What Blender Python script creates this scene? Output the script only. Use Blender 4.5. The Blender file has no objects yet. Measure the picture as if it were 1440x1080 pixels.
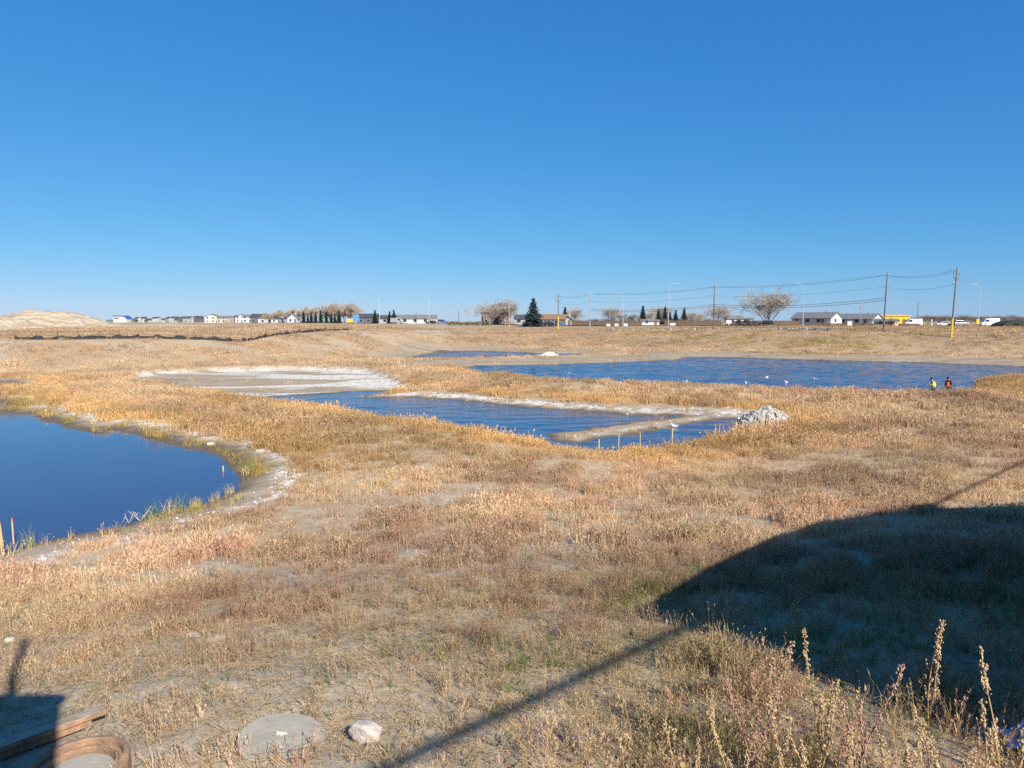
import bpy, bmesh, math, random
import numpy as np
from mathutils import Vector, Matrix, Euler

random.seed(7)
rng = np.random.default_rng(11)
R = math.radians
scn = bpy.context.scene
COL = scn.collection

# ------------------------------------------------------------------ camera, sky, sun, exposure
FPX, HOR, CAMZ = 1000.0, 452.0, 6.7            # focal length in photo pixels, horizon row, eye height above the water
PITCH = math.atan((540 - HOR) / FPX)
CP, SP = math.cos(PITCH), math.sin(PITCH)
cam = bpy.data.cameras.new('camera'); cam.sensor_width = 36; cam.lens = 36 * FPX / 1440
cam.clip_start = 0.05; cam.clip_end = 12000
camo = bpy.data.objects.new('camera', cam); COL.objects.link(camo)
camo.location = (0, 0, CAMZ); camo.rotation_euler = (math.pi / 2 - PITCH, 0, 0)
scn.camera = camo

SUN_AZ, SUN_EL = R(148), R(35)                 # azimuth from +Y towards +X: behind the camera, to its right
SUNV = Vector((math.sin(SUN_AZ) * math.cos(SUN_EL), math.cos(SUN_AZ) * math.cos(SUN_EL), math.sin(SUN_EL)))
w = bpy.data.worlds.new('World'); scn.world = w; w.use_nodes = True
wn = w.node_tree.nodes; wl = w.node_tree.links
bg = wn['Background']; bg.inputs['Strength'].default_value = 0.0895
sky = wn.new('ShaderNodeTexSky'); sky.sky_type = 'NISHITA'; sky.sun_disc = False
sky.sun_elevation = SUN_EL; sky.sun_rotation = SUN_AZ
sky.altitude = 1500; sky.air_density = 1.0; sky.dust_density = 0.5; sky.ozone_density = 10.0
# one colour response for the whole sky (a phone's rendering of blue): value = k * (sky * .1025 / ref) ** p, per channel
wsep = wn.new('ShaderNodeSeparateColor'); wcmb = wn.new('ShaderNodeCombineColor'); wl.new(sky.outputs['Color'], wsep.inputs['Color'])
for ch, ref, k, p in (('Red', .33, .275, 1.16), ('Green', .60, .565, .69), ('Blue', .87, .85, .42)):
    a = wn.new('ShaderNodeMath'); a.operation = 'MULTIPLY'; a.inputs[1].default_value = .1025 / ref
    b = wn.new('ShaderNodeMath'); b.operation = 'POWER'; b.inputs[1].default_value = p
    c = wn.new('ShaderNodeMath'); c.operation = 'MULTIPLY'; c.inputs[1].default_value = k / .137
    wl.new(wsep.outputs[ch], a.inputs[0]); wl.new(a.outputs[0], b.inputs[0]); wl.new(b.outputs[0], c.inputs[0]); wl.new(c.outputs[0], wcmb.inputs[ch])
wl.new(wcmb.outputs['Color'], bg.inputs['Color'])
sun = bpy.data.lights.new('sun', 'SUN'); sun.energy = 5.0; sun.angle = R(0.53); sun.color = (1.0, 0.94, 0.85)
suno = bpy.data.objects.new('sun', sun); COL.objects.link(suno)
suno.rotation_euler = SUNV.to_track_quat('Z', 'Y').to_euler(); suno.location = SUNV * 50
scn.view_settings.view_transform = 'Standard'; scn.view_settings.look = 'None'
scn.view_settings.exposure = 0.66; scn.view_settings.gamma = 1
scn.cycles.max_bounces = 6; scn.cycles.diffuse_bounces = 3; scn.cycles.transparent_max_bounces = 4
scn.cycles.use_denoising = False
scn.cycles.use_adaptive_sampling = True

# ------------------------------------------------------------------ helpers
def ray(px, py):
    x, v = px - 720, 540 - py
    return np.array([x, FPX * CP + v * SP, -FPX * SP + v * CP]) / FPX
def onz(px, py, z=0.0):
    d = ray(px, py); t = (z - CAMZ) / d[2]
    return (d[0] * t, d[1] * t)
def atx(px, Y):
    return (px - 720) / (FPX * CP + 88 * SP) * Y
def atz(py, Y):
    return CAMZ + (HOR - py) / 1003.9 * Y

_perm = rng.permutation(4096); _val = rng.random(4096)
def vnoise(x, y, s=0):
    x = np.asarray(x, float) + s * 17.31; y = np.asarray(y, float) - s * 9.7
    ix = np.floor(x).astype(int); iy = np.floor(y).astype(int)
    fx = x - ix; fy = y - iy
    fx = fx * fx * (3 - 2 * fx); fy = fy * fy * (3 - 2 * fy)
    h = lambda a, b: _val[_perm[(a + _perm[b & 4095]) & 4095]]
    a = h(ix, iy) * (1 - fx) + h(ix + 1, iy) * fx
    b = h(ix, iy + 1) * (1 - fx) + h(ix + 1, iy + 1) * fx
    return a * (1 - fy) + b * fy
def fbm(x, y, s=0, o=4):
    t = 0; a = .5; n = 0
    for k in range(o):
        t = t + a * vnoise(x, y, s + k); n += a; a *= .5; x = x * 2.03; y = y * 2.03
    return t / n
def sst(e0, e1, x):
    t = np.clip((x - e0) / (e1 - e0), 0, 1)
    return t * t * (3 - 2 * t)
def polysd(P, X, Y):
    """signed distance (negative inside) and the y part of the outward direction"""
    P = np.asarray(P, float); best = np.full(X.shape, 1e18); by = np.zeros(X.shape)
    inside = np.zeros(X.shape, bool)
    for i in range(len(P)):
        ax, ay = P[i]; bx, by_ = P[(i + 1) % len(P)]
        ex, ey = bx - ax, by_ - ay; L = ex * ex + ey * ey + 1e-12
        t = np.clip(((X - ax) * ex + (Y - ay) * ey) / L, 0, 1)
        dx = X - ax - t * ex; dy = Y - ay - t * ey; d = dx * dx + dy * dy
        m = d < best; best = np.where(m, d, best); by = np.where(m, dy, by)
        c = ((ay > Y) != (by_ > Y)) & (X < (bx - ax) * (Y - ay) / (by_ - ay + 1e-12) + ax)
        inside ^= c
    d = np.sqrt(best); s = np.where(inside, -1, 1)
    return d * s, by / (d + 1e-9) * s
def linedist(P, X, Y):
    P = np.asarray(P, float); best = np.full(X.shape, 1e18)
    for i in range(len(P) - 1):
        ax, ay = P[i]; bx, by_ = P[i + 1]
        ex, ey = bx - ax, by_ - ay; L = ex * ex + ey * ey + 1e-12
        t = np.clip(((X - ax) * ex + (Y - ay) * ey) / L, 0, 1)
        best = np.minimum(best, (X - ax - t * ex) ** 2 + (Y - ay - t * ey) ** 2)
    return np.sqrt(best)

def tag(o, label=None, cat=None, group=None, kind=None):
    if label: o['label'] = label
    if cat: o['category'] = cat
    if group: o['group'] = group
    if kind: o['kind'] = kind
    return o
def empty(name, loc=(0, 0, 0), rz=0):
    o = bpy.data.objects.new(name, None); o.empty_display_size = .2
    COL.objects.link(o); o.location = loc; o.rotation_euler = (0, 0, rz)
    return o
def dup(o, parent=None):
    c = o.copy(); COL.objects.link(c)
    if parent is not None: c.parent = parent
    for ch in list(o.children): dup(ch, c)
    return c

class MB:
    def __init__(s): s.v = []; s.f = []; s.mi = []; s.cur = 0
    def add(s, vs, fs):
        b = len(s.v); s.v += [tuple(p) for p in vs]
        for f in fs: s.f.append([b + i for i in f]); s.mi.append(s.cur)
        return s
    def box(s, c, d, rz=0, M=None):
        x, y, z = d[0] / 2, d[1] / 2, d[2] / 2
        vs = [Vector((a * x, b * y, e * z)) for e in (-1, 1) for b in (-1, 1) for a in (-1, 1)]
        Mx = M if M is not None else Matrix.Rotation(rz, 3, 'Z')
        vs = [Mx @ p + Vector(c) for p in vs]
        return s.add(vs, [(0, 2, 3, 1), (4, 5, 7, 6), (0, 1, 5, 4), (2, 6, 7, 3), (0, 4, 6, 2), (1, 3, 7, 5)])
    def tube(s, pts, rad, n=6, cap=True):
        pts = [Vector(p) for p in pts]; rad = rad if hasattr(rad, '__len__') else [rad] * len(pts)
        b = len(s.v); prev = None
        for i, p in enumerate(pts):
            d = (pts[min(i + 1, len(pts) - 1)] - pts[max(i - 1, 0)]).normalized()
            a = d.cross(Vector((0, 0, 1)) if abs(d.z) < .9 else Vector((1, 0, 0))).normalized()
            if prev is not None:
                a2 = prev - d * prev.dot(d)
                if a2.length > 1e-4: a = a2.normalized()
            prev = a; c = d.cross(a)
            for k in range(n):
                t = 2 * math.pi * k / n
                s.v.append(tuple(p + (a * math.cos(t) + c * math.sin(t)) * rad[i]))
        for i in range(len(pts) - 1):
            for k in range(n):
                s.f.append([b + i * n + k, b + i * n + (k + 1) % n, b + (i + 1) * n + (k + 1) % n, b + (i + 1) * n + k]); s.mi.append(s.cur)
        if cap:
            s.f.append([b + k for k in range(n)][::-1]); s.mi.append(s.cur)
            e = b + (len(pts) - 1) * n; s.f.append([e + k for k in range(n)]); s.mi.append(s.cur)
        return s
    def lathe(s, prof, n=48, c=(0, 0, 0), close=False):
        b = len(s.v)
        for r, z in prof:
            for k in range(n):
                t = 2 * math.pi * k / n; s.v.append((c[0] + r * math.cos(t), c[1] + r * math.sin(t), c[2] + z))
        m = len(prof)
        for i in range(m if close else m - 1):
            j = (i + 1) % m
            for k in range(n):
                s.f.append([b + i * n + k, b + i * n + (k + 1) % n, b + j * n + (k + 1) % n, b + j * n + k]); s.mi.append(s.cur)
        if not close:
            s.f.append([b + k for k in range(n)][::-1]); s.mi.append(s.cur)
            s.f.append([b + (m - 1) * n + k for k in range(n)]); s.mi.append(s.cur)
        return s
    def prism(s, poly, axis, a, b):
        """poly in the plane square to axis ('x': (y,z), 'y': (x,z), 'z': (x,y)), extruded from a to b"""
        def P(u, v, t):
            return {'x': (t, u, v), 'y': (u, t, v), 'z': (u, v, t)}[axis]
        n = len(poly); vs = [P(u, v, a) for u, v in poly] + [P(u, v, b) for u, v in poly]
        fs = [list(range(n))[::-1], [n + i for i in range(n)]] + [[i, (i + 1) % n, n + (i + 1) % n, n + i] for i in range(n)]
        return s.add(vs, fs)
    def rough(s, a, f):
        V = np.array(s.v); k = fbm(V[:, 0] * f + V[:, 2] * 5, V[:, 1] * f, 3, 3) - .5; r = np.hypot(V[:, 0], V[:, 1]) + 1e-6
        V[:, 0] += V[:, 0] / r * k * a * 2 * (r > .1); V[:, 1] += V[:, 1] / r * k * a * 2 * (r > .1); V[:, 2] += (fbm(V[:, 0] * f + 9, V[:, 1] * f, 7, 3) - .5) * a
        s.v = [tuple(p) for p in V]; return s
    def mesh(s, name, mat, smooth=False):
        me = bpy.data.meshes.new(name); me.from_pydata(s.v, [], s.f)
        for m in (mat if isinstance(mat, (list, tuple)) else [mat]): me.materials.append(m)
        if any(s.mi): me.polygons.foreach_set('material_index', s.mi)
        bm = bmesh.new(); bm.from_mesh(me); bmesh.ops.recalc_face_normals(bm, faces=bm.faces); bm.to_mesh(me); bm.free()
        if smooth: me.polygons.foreach_set('use_smooth', [True] * len(me.polygons))
        return me
    def build(s, name, mat, parent=None, smooth=False, bevel=0):
        o = bpy.data.objects.new(name, s.mesh(name, mat, smooth)); COL.objects.link(o)
        if parent is not None: o.parent = parent
        if bevel:
            m = o.modifiers.new('bevel', 'BEVEL'); m.width = bevel; m.segments = 2
        return o
def link(name, me, parent=None):
    o = bpy.data.objects.new(name, me); COL.objects.link(o)
    if parent is not None: o.parent = parent
    return o

# ------------------------------------------------------------------ materials
def newmat(name):
    m = bpy.data.materials.new(name); m.use_nodes = True
    return m, m.node_tree.nodes, m.node_tree.links, m.node_tree.nodes['Principled BSDF']
def simple(name, c, rough=.7, var=.25, scale=3.0, metal=0, bump=0, c2=None, bdist=.02, bscale=6):
    m, n, l, p = newmat(name)
    p.inputs['Roughness'].default_value = rough; p.inputs['Metallic'].default_value = metal
    p.inputs['Specular IOR Level'].default_value = .3
    tc = n.new('ShaderNodeTexCoord'); t = n.new('ShaderNodeTexNoise'); t.inputs['Scale'].default_value = scale
    t.inputs['Detail'].default_value = 6; l.new(tc.outputs['Object'], t.inputs['Vector'])
    r = n.new('ShaderNodeValToRGB'); r.color_ramp.elements[0].position = .3; r.color_ramp.elements[1].position = .72
    a = c2 if c2 else tuple(x * (1 - var) for x in c)
    r.color_ramp.elements[0].color = (*a, 1); r.color_ramp.elements[1].color = (*c, 1)
    l.new(t.outputs['Fac'], r.inputs['Fac']); l.new(r.outputs['Color'], p.inputs['Base Color'])
    if bump:
        b = n.new('ShaderNodeBump'); b.inputs['Strength'].default_value = bump; b.inputs['Distance'].default_value = bdist
        t2 = n.new('ShaderNodeTexNoise'); t2.inputs['Scale'].default_value = scale * bscale; t2.inputs['Detail'].default_value = 5
        l.new(tc.outputs['Object'], t2.inputs['Vector']); l.new(t2.outputs['Fac'], b.inputs['Height']); l.new(b.outputs['Normal'], p.inputs['Normal'])
    return m
M = {}
def mat(k, *a, **kw):
    M[k] = simple(k, *a, **kw)
mat('stake', (.62, .42, .22), .8, .3, 8, bump=.3)
mat('stake_top', (.65, .16, .06), .7)
mat('wood_pole', (.20, .16, .125), .85, .35, 4, bump=.3)
mat('galv', (.42, .43, .44), .5, .15, 3, metal=.3)
mat('lamp_pole', (.50, .50, .50), .5, .1, 2, metal=.2)
mat('yellow', (.80, .50, .02), .6, .15)
mat('white', (.50, .50, .49), .6, .08)
mat('cream', (.62, .56, .45), .7, .1)
mat('beige', (.45, .38, .29), .8, .1)
mat('greywall', (.36, .37, .38), .8, .1)
mat('darkwall', (.12, .13, .15), .8, .2)
mat('brownwall', (.24, .15, .09), .8, .3, 2)
mat('bluewall', (.16, .26, .40), .8, .1)
mat('roof_dark', (.075, .078, .088), .9, .3, 2)
mat('roof_grey', (.19, .19, .195), .9, .25, 2)
mat('roof_brown', (.27, .17, .10), .9, .3, 2)
mat('roof_blue', (.03, .10, .32), .6, .1)
mat('glass', (.03, .04, .05), .08, .1)
mat('teal', (.05, .33, .32), .6, .1)
mat('signblue', (.08, .28, .62), .5, .1)
mat('fence_wood', (.20, .135, .09), .9, .35, 3)
mat('wire', (.06, .06, .065), .6)
mat('post_dark', (.10, .085, .07), .7, .3)
mat('silt', (.035, .035, .035), .75, .4, 2)
mat('silt_grey', (.30, .29, .27), .8, .4, 2)
mat('concrete', (.42, .40, .36), .9, .25, 5, bump=.4)
mat('lid', (.37, .335, .265), .92, .22, 7, bump=.35)
mat('paint_spot', (.75, .70, .52), .8)
mat('pinkstone', (.58, .49, .42), .9, .35, 11, bump=.6)
mat('rust', (.42, .25, .14), .9, .6, 7, bump=.8, c2=(.17, .115, .08))
mat('iron_top', (.44, .37, .29), .8, .3, 9, bump=.4, c2=(.30, .20, .12))
mat('gravel', (.43, .40, .335), .95, .4, 6, bump=1.0)
mat('rock', (.55, .51, .44), .95, .3, 4, bump=.5)
mat('saltrock', (.72, .69, .62), .95, .2, 4, bump=.5)
mat('moundsoil', (.50, .42, .30), .95, .3, .22, bump=1.0, c2=(.36, .265, .155), bdist=1.2, bscale=3)
mat('bark', (.40, .36, .315), .9, .25, 4)
mat('twig', (.46, .41, .355), .9, .2, 2)
mat('twig_tan', (.42, .33, .225), .9, .2, 2)
mat('twig_red', (.21, .145, .10), .9, .3, 1)
mat('spruce', (.075, .115, .11), .8, .6, 1.5)
mat('spruce_green', (.050, .085, .055), .8, .6, 1.5)
mat('bush', (.11, .10, .045), .8, .4, 1.5)
mat('asphalt', (.055, .055, .058), .9, .2, .5)
mat('black', (.012, .012, .014), .4)
mat('tyre', (.02, .02, .02), .8)
mat('carwhite', (.70, .70, .70), .3, .02)
mat('carblack', (.015, .016, .02), .25, .02)
mat('carblue', (.04, .10, .30), .3, .02)
mat('carsilver', (.38, .39, .41), .3, .02, metal=.4)
mat('tarp', (.035, .045, .035), .8, .3)
mat('skin', (.45, .27, .19), .6)
mat('jacket_dark', (.02, .02, .024), .8)
mat('trousers', (.03, .033, .045), .85)
mat('vest_yellow', (.62, .66, .05), .6, .1)
mat('vest_orange', (.85, .20, .03), .6, .1)
mat('reflective', (.75, .75, .72), .4)
mat('hat_dark', (.012, .013, .02), .5)
mat('paper', (.85, .86, .88), .6, .03)
mat('gull_white', (.85, .85, .84), .7, .05)
mat('gull_grey', (.42, .43, .45), .7, .05)
mat('beak', (.55, .32, .05), .5)
mat('bag', (.50, .60, .85), .35, .2, 6)
mat('weed_stem', (.50, .33, .15), .7, .25, 12)
mat('weed_pink', (.44, .255, .19), .7, .25, 12)
mat('weed_seed', (.60, .43, .23), .8, .3, 20)
mat('soil_pile', (.30, .25, .19), .95, .3, .8, bump=.6)
mat('container', (.10, .16, .22), .6, .2)

# ------------------------------------------------------------------ terrain: ponds, basin, heights
def pts(L, z=0.0): return [onz(x, y, z) for x, y in L]
near_L = [(338, 684), (333, 689), (300, 705), (267, 714), (210, 729), (167, 742), (117, 751), (67, 760), (20, 775), (-5, 782), (-120, 812)]
far_L = [(-200, 590), (-60, 581), (10, 580), (47, 583), (60, 592), (110, 607), (147, 613), (157, 604), (187, 610), (213, 618), (240, 627), (280, 632), (300, 640), (318, 651), (333, 663), (338, 674)]
POND_L = pts(far_L) + pts(near_L)
POND_L2 = pts([(-120, 570), (-40, 565), (7, 565), (24, 570), (12, 575), (-60, 577)])
POND_S = pts([(-140, 548), (-60, 537), (10, 536), (30, 540), (22, 547), (-20, 551)])
POND_M = pts([(360, 563), (384, 557), (430, 555), (476, 552), (522, 550), (549, 550.5), (551, 553.5), (507, 558.5), (537, 559.5), (581, 558.5), (609, 560.5), (668, 565), (740, 573.5), (798, 576.5), (857, 581), (886, 584), (956, 584.5),
              (944, 588), (886, 594), (857, 600), (807, 605.6), (772, 610), (769, 614), (792, 621.7), (816, 625), (833, 620), (865, 614), (915, 607), (944, 604), (953, 600), (979, 594), (1032, 588), (1042, 592), (1056, 598), (1055, 606)]) + \
         pts([(1032, 612), (1002, 617), (967, 622), (944, 628), (912, 635), (895, 638), (857, 642), (836, 642), (798, 638), (769, 632), (740, 626), (700, 617), (640, 605), (580, 596), (522, 588), (476, 580), (445, 576), (384, 568)])
POND_R = pts([(650, 517), (677, 514.7), (731, 513.8), (827, 511.5), (891, 509), (958, 506), (965, 502.8), (1000, 502), (1065, 504), (1180, 507.6), (1270, 509.4), (1342, 512), (1397, 513.8), (1440, 515.6), (1480, 519), (1490, 524), (1427, 528), (1397, 532), (1379, 535), (1369, 539.6), (1372, 545)]) + \
         pts([(1362, 556), (1336, 561), (1310, 561), (1252, 558), (1180, 557), (1100, 556), (1000, 551), (923, 550), (843, 546), (763, 540), (719, 533), (684, 525)])
POND_F = pts([(556, 506), (588, 501), (617, 495.5), (668, 494), (731, 495.5), (763, 497.8), (789, 498), (815, 498), (847, 500), (795, 501.5), (700, 504.3), (604, 506.6)])
PONDS = [POND_L, POND_L2, POND_S, POND_M, POND_R, POND_F]
BEACH_FAR = [2.1, 1.5, 2.0, 3.2, 11.0, 7.0]
BEACH_NEAR = [2.2, 1.0, 1.0, .25, .3, 5.0]
MUD = pts([(189, 537), (195, 529), (262, 524), (354, 521), (446, 520), (516, 523), (562, 538), (568, 547), (549, 551), (476, 553), (384, 558), (360, 564), (335, 560), (293, 553), (241, 547.5), (201, 543)], .1)
SPIT = pts([(960, 584), (886, 592), (807, 604), (768, 612), (792, 623), (833, 622), (915, 609), (960, 600), (1035, 588), (1000, 584)])
BASIN = [(-120, 14), (-20, 14.5), (-8, 15.5), (0, 17.5), (14, 18.5), (26, 22), (42, 34), (58, 52), (66, 70), (92, 98), (86, 116), (72, 130), (52, 142), (30, 154), (5, 163), (-10, 160), (-20, 145), (-26, 126), (-36, 103), (-54, 88), (-72, 82), (-100, 78), (-160, 76)]
BERM_R = pts([(700, 533), (763, 543), (843, 549), (923, 552.5), (1000, 554), (1100, 559), (1180, 560), (1252, 562), (1310, 567), (1345, 567), (1390, 560)], .6)
BERM_M = pts([(384, 574), (445, 582), (522, 596), (580, 604), (640, 615), (700, 627), (740, 637), (798, 650)], .6)

def rim_h(X, Y):
    far = np.interp(X, [-120, -60, -30, 0, 25, 60, 85, 140], [4.3, 4.2, 4.2, 3.6, 3.7, 4.5, 5.0, 5.2])
    t = sst(30, 70, Y)
    return 5.4 * (1 - t) + far * t
def slope_of(X, Y):
    far = np.interp(X, [-120, -26, -10, 15, 45, 75, 100], [.24, .24, .10, .085, .12, .22, .24])
    t = sst(40, 90, Y)
    return .25 * (1 - t) + far * t
def height(X, Y, full=False):
    X = np.asarray(X, float); Y = np.asarray(Y, float)
    sh = X.shape; X = X.ravel(); Y = Y.ravel()
    z = np.empty(X.shape); info = {k: np.zeros(X.shape) for k in ('sd', 'beach', 'mud', 'bank', 'pond', 'ny', 'spit')}
    inner = (Y > 8) & (Y < 215) & (np.abs(X) < 170)
    sd = np.full(X.shape, 99.0); ny = np.zeros(X.shape); bw = np.full(X.shape, 1.0); which = np.full(X.shape, -1.0)
    xi, yi = X[inner], Y[inner]
    s_, n_, b_, w_ = sd[inner], ny[inner], bw[inner], which[inner]
    jit = (vnoise(xi * .9, yi * .9, 3) - .5) * .5 + (vnoise(xi * 2.6, yi * 2.6, 5) - .5) * .22
    for k, P in enumerate(PONDS):
        d, n = polysd(P, xi, yi); m = d < s_
        s_ = np.where(m, d, s_); n_ = np.where(m, n, n_); w_ = np.where(m, k, w_)
        t = sst(-.45, .25, n); b_ = np.where(m, BEACH_NEAR[k] * (1 - t) + BEACH_FAR[k] * t, b_)
    s_ = s_ + jit * np.clip(yi / 40, .6, 1.6)
    sd[inner], ny[inner], bw[inner], which[inner] = s_, n_, b_, w_
    land = np.where(sd > 0, .72 * (1 - np.exp(-np.maximum(sd, 0) / 6.0)) + .012, np.maximum(-1.0, .16 * sd))
    mud = np.zeros(X.shape); spit = np.zeros(X.shape); berm = np.zeros(X.shape)
    md, _ = polysd(MUD, xi, yi); mud[inner] = sst(.6, -.6, md + jit * 1.2)
    sp, _ = polysd(SPIT, xi, yi); spit[inner] = sst(.5, -.3, sp)
    berm[inner] = .62 * np.exp(-(linedist(BERM_R, xi, yi) / 2.6) ** 2) + .45 * np.exp(-(linedist(BERM_M, xi, yi) / 2.4) ** 2)
    land = np.where(sd > 0, land * (1 - .86 * mud * sst(0, 1.0, sd)) * (1 - .45 * spit) + berm * sst(0, 1.6, sd), land)
    bd, _ = polysd(BASIN, X, Y); ww = 3 + sst(45, 20, Y) * (2 + 5 * sst(-14, 2, X))
    bd = (bd - ww * .12 + np.sqrt(bd * bd + ww * ww)) / 2 - ww * .12 ; bd = np.maximum(bd - ww * .05, 0)
    bd = bd + (fbm(X * .08, Y * .08, 21, 2) - .5) * 3 * sst(2, 8, bd) * sst(20, 50, Y)
    H = np.maximum(rim_h(X, Y) - land * .9, 0.1)
    u = slope_of(X, Y) * bd
    bank = np.where(u < H - .5, u, H - .5 + .5 * (1 - np.exp(-np.maximum(u - (H - .5), 0) / .5)))
    bank = bank * sst(0, 1.5, bd)
    plat = sst(200, 330, Y) * (5.5 - rim_h(X, Y)) * (bd > 0)
    dist = np.hypot(X, Y)
    n1 = (fbm(X * .11, Y * .11, 1, 3) - .5) * .35 * sst(.5, 4, sd) * sst(400, 120, dist)
    n2 = (fbm(X * .9, Y * .9, 2, 3) - .5) * .13 * sst(.2, 2, sd) * sst(90, 20, dist) * (1 - mud)
    n3 = (fbm(X * 4, Y * 4, 4, 2) - .5) * .05 * sst(26, 12, dist)
    far_roll = (fbm(X * .012, Y * .012, 8, 3) - .5) * 1.1 * sst(120, 260, Y) * sst(3000, 400, dist)
    left_fill = .9 * sst(-20, -60, X) * sst(118, 150, Y) * sst(330, 230, Y)
    z = land + bank + plat + n1 + n2 + n3 + far_roll + left_fill
    z = z - .19 * (np.clip(5.2 - Y, 0, 5.2) + 1.2 * sst(7.6, 4.6, Y)) * sst(40, 10, np.abs(X))      # the level bench with the manhole parts
    if full:
        info.update(sd=sd, beach=bw, mud=mud, bank=bd, pond=which, ny=ny, spit=spit)
        return z.reshape(sh), {k: v.reshape(sh) for k, v in info.items()}
    return z.reshape(sh)
def hz(x, y): return float(height(np.array([x]), np.array([y]))[0])
def ghit(px, py, tmax=400):
    d = ray(px, py); d = d / d[1]
    t = np.concatenate([np.arange(2.5, 40, .05), np.arange(40, tmax, .25)])
    g = height(d[0] * t, t); below = (CAMZ + d[2] * t) < g
    i = int(np.argmax(below)) if below.any() else len(t) - 1
    return Vector((d[0] * t[i], t[i], float(g[i])))

EXCL = [(ghit(396, 1046).x, ghit(396, 1046).y + .09, .33), (*ghit(112, 1082).xy, .43), (*ghit(514, 1044).xy, .13), (*ghit(60, 1040).xy, .33), (*ghit(0, 1055).xy, .35), (*ghit(120, 1026).xy, .18)]
def excluded(X, Y):
    k = np.ones(X.shape)
    for a, b, r in EXCL: k = k * sst(r * .9, r * 1.15, np.hypot(X - a, Y - b))
    return k
def steps(*segs):
    out = [segs[0][0]]
    for a, b, s in segs:
        n = max(1, int(round((b - a) / s))); out += list(np.linspace(a, b, n + 1)[1:])
    return out
def grow(a, s, f, end):
    o = []
    while a < end: s *= f; a += s; o.append(a)
    return o
xp = steps((0, 9, .15), (9, 70, .45), (70, 115, 1.0)); xp += grow(115, 1.2, 1.22, 4200)
xs = np.array([-v for v in xp[:0:-1]] + xp)
ys = np.array([-v for v in grow(60, 6, 1.5, 1500)][::-1] + steps((-60, 2, 2), (2, 15, .13), (15, 40, .26), (40, 90, .45), (90, 180, .7), (180, 240, 2)) + grow(240, 2.5, 1.16, 5200))
GX, GY = np.meshgrid(xs, ys)
GZ, GI = height(GX, GY, True)

def masks(X, Y, I):
    sd, bw = I['sd'], I['beach']
    nz = fbm(X * .55, Y * .55, 31, 3); nz2 = fbm(X * 1.7, Y * 1.7, 37, 3)
    wet = sst(.85, .1, sd + (nz2 - .5) * .9)
    wet = np.where((I['pond'] <= 1) & (I['pond'] >= 0) & (Y > 30), sst(1.7, .5, sd + (nz2 - .5) * 1.2), wet)
    edge = bw * (.75 + .6 * nz)
    beach = sst(edge * 1.15 + .1, edge * .75, sd) * (sd > -1)
    beach = np.maximum(beach, I['mud']); beach = np.maximum(beach, I['spit'] * sst(.7, .4, nz * .5 + .25))
    salt = np.zeros(X.shape)
    isL = (I['pond'] <= 1) ; isM = (I['pond'] == 3)
    salt = np.where(isL, np.exp(-((sd - 2.3 - (nz - .5) * 1.6) / .6) ** 2) * sst(.36, .56, nz2), salt)
    salt = np.where(isM & (I['ny'] > -.2) & (I['mud'] < .2), np.exp(-((sd - 1.6 - (nz - .5)) / .8) ** 2) * sst(.36, .56, nz2) * (1 - .6 * I['spit']), salt)
    streak = fbm(X * .10 + 2.2 * fbm(X * .06, Y * .1, 43, 2), Y * .34 + 1.6 * fbm(X * .05, Y * .12, 47, 2), 41, 5)
    salt = np.maximum(salt, I['mud'] * sst(.42, .58, streak) * sst(.1, .7, sd))
    bare = sst(.55, .66, fbm(X * .8, Y * .8, 51, 4)) * sst(48, 24, np.hypot(X, Y)) * .75 * (.35 + .65 * sst(1.5, -2, X))
    lf = sst(.5, -3.0, X + (Y - 5) * .25 + (nz - .5) * 2.2) * sst(13, 6, Y)
    bare = np.maximum(bare, lf * (.55 + .5 * sst(.4, .6, nz2)))
    bare = np.maximum(bare, sst(1.0, .55, np.hypot((X + 2.05) / .85, (Y - 4.95) / .6) + (nz2 - .5) * .5))
    bare = np.maximum(bare, .55 * sst(.42, .6, fbm(X * .1, Y * .25, 55, 4)) * sst(2, 6, I['bank']) * sst(60, 80, Y) * sst(0, -25, X))
    return wet, beach, salt, bare
def grass_color(X, Y, I):
    sd = I['sd']; n = fbm(X * .07, Y * .07, 61, 3); n2 = fbm(X * .35, Y * .35, 65, 3)
    dist = np.hypot(X, Y)
    pink = np.array([.50, .345, .220]); tan = np.array([.52, .385, .235]); org = np.array([.53, .350, .160]); brn = np.array([.43, .30, .185]); grn = np.array([.17, .19, .06]); oliv = np.array([.36, .27, .105])
    t = sst(.35, .65, n2)[..., None]; c = pink * (1 - t) + tan * t
    o = (sst(9, 2.5, sd) * sst(24, 34, Y) * sst(.25, .5, n2 * .6 + .2))[..., None]; c = c * (1 - o) + org * o
    far = (sst(2, 8, I['bank']) * sst(70, 90, Y))[..., None]; c = c * (1 - far * .8) + brn * far * .8
    g = (sst(.52, .70, fbm(X * .12, Y * .3, 71, 3)) * sst(95, 120, Y) * sst(15, 40, X))[..., None]; c = c * (1 - g * .8) + oliv * g * .8
    gn = (sst(.55, .72, fbm(X * .6, Y * .6, 77, 3)) * sst(18, 8, dist) * sst(-2.5, .5, X))[..., None]; c = c * (1 - gn * .75) + grn * gn * .75
    und_shade = (sst(.2, 1.6, X) * sst(14, 6.5, Y) * (.35 + .5 * sst(.4, .6, n2)))[..., None]; c = c * (1 - und_shade) + np.array([.20, .185, .075]) * und_shade  # dark olive undergrowth; the weeds' self-shadow is put into this colour too
    red = (sst(.60, .70, fbm(X * .9, Y * .9, 79, 3)) * sst(30, 16, Y))[..., None] * .6; c = c * (1 - red) + np.array([.40, .24, .17]) * red
    se = (((I['pond'] <= 1) & (I['pond'] >= 0)) * sst(2.0, .9, sd) * (Y < 60))[..., None]; c = c * (1 - se * .6) + np.array([.42, .31, .09]) * se * .6
    return c

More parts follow.
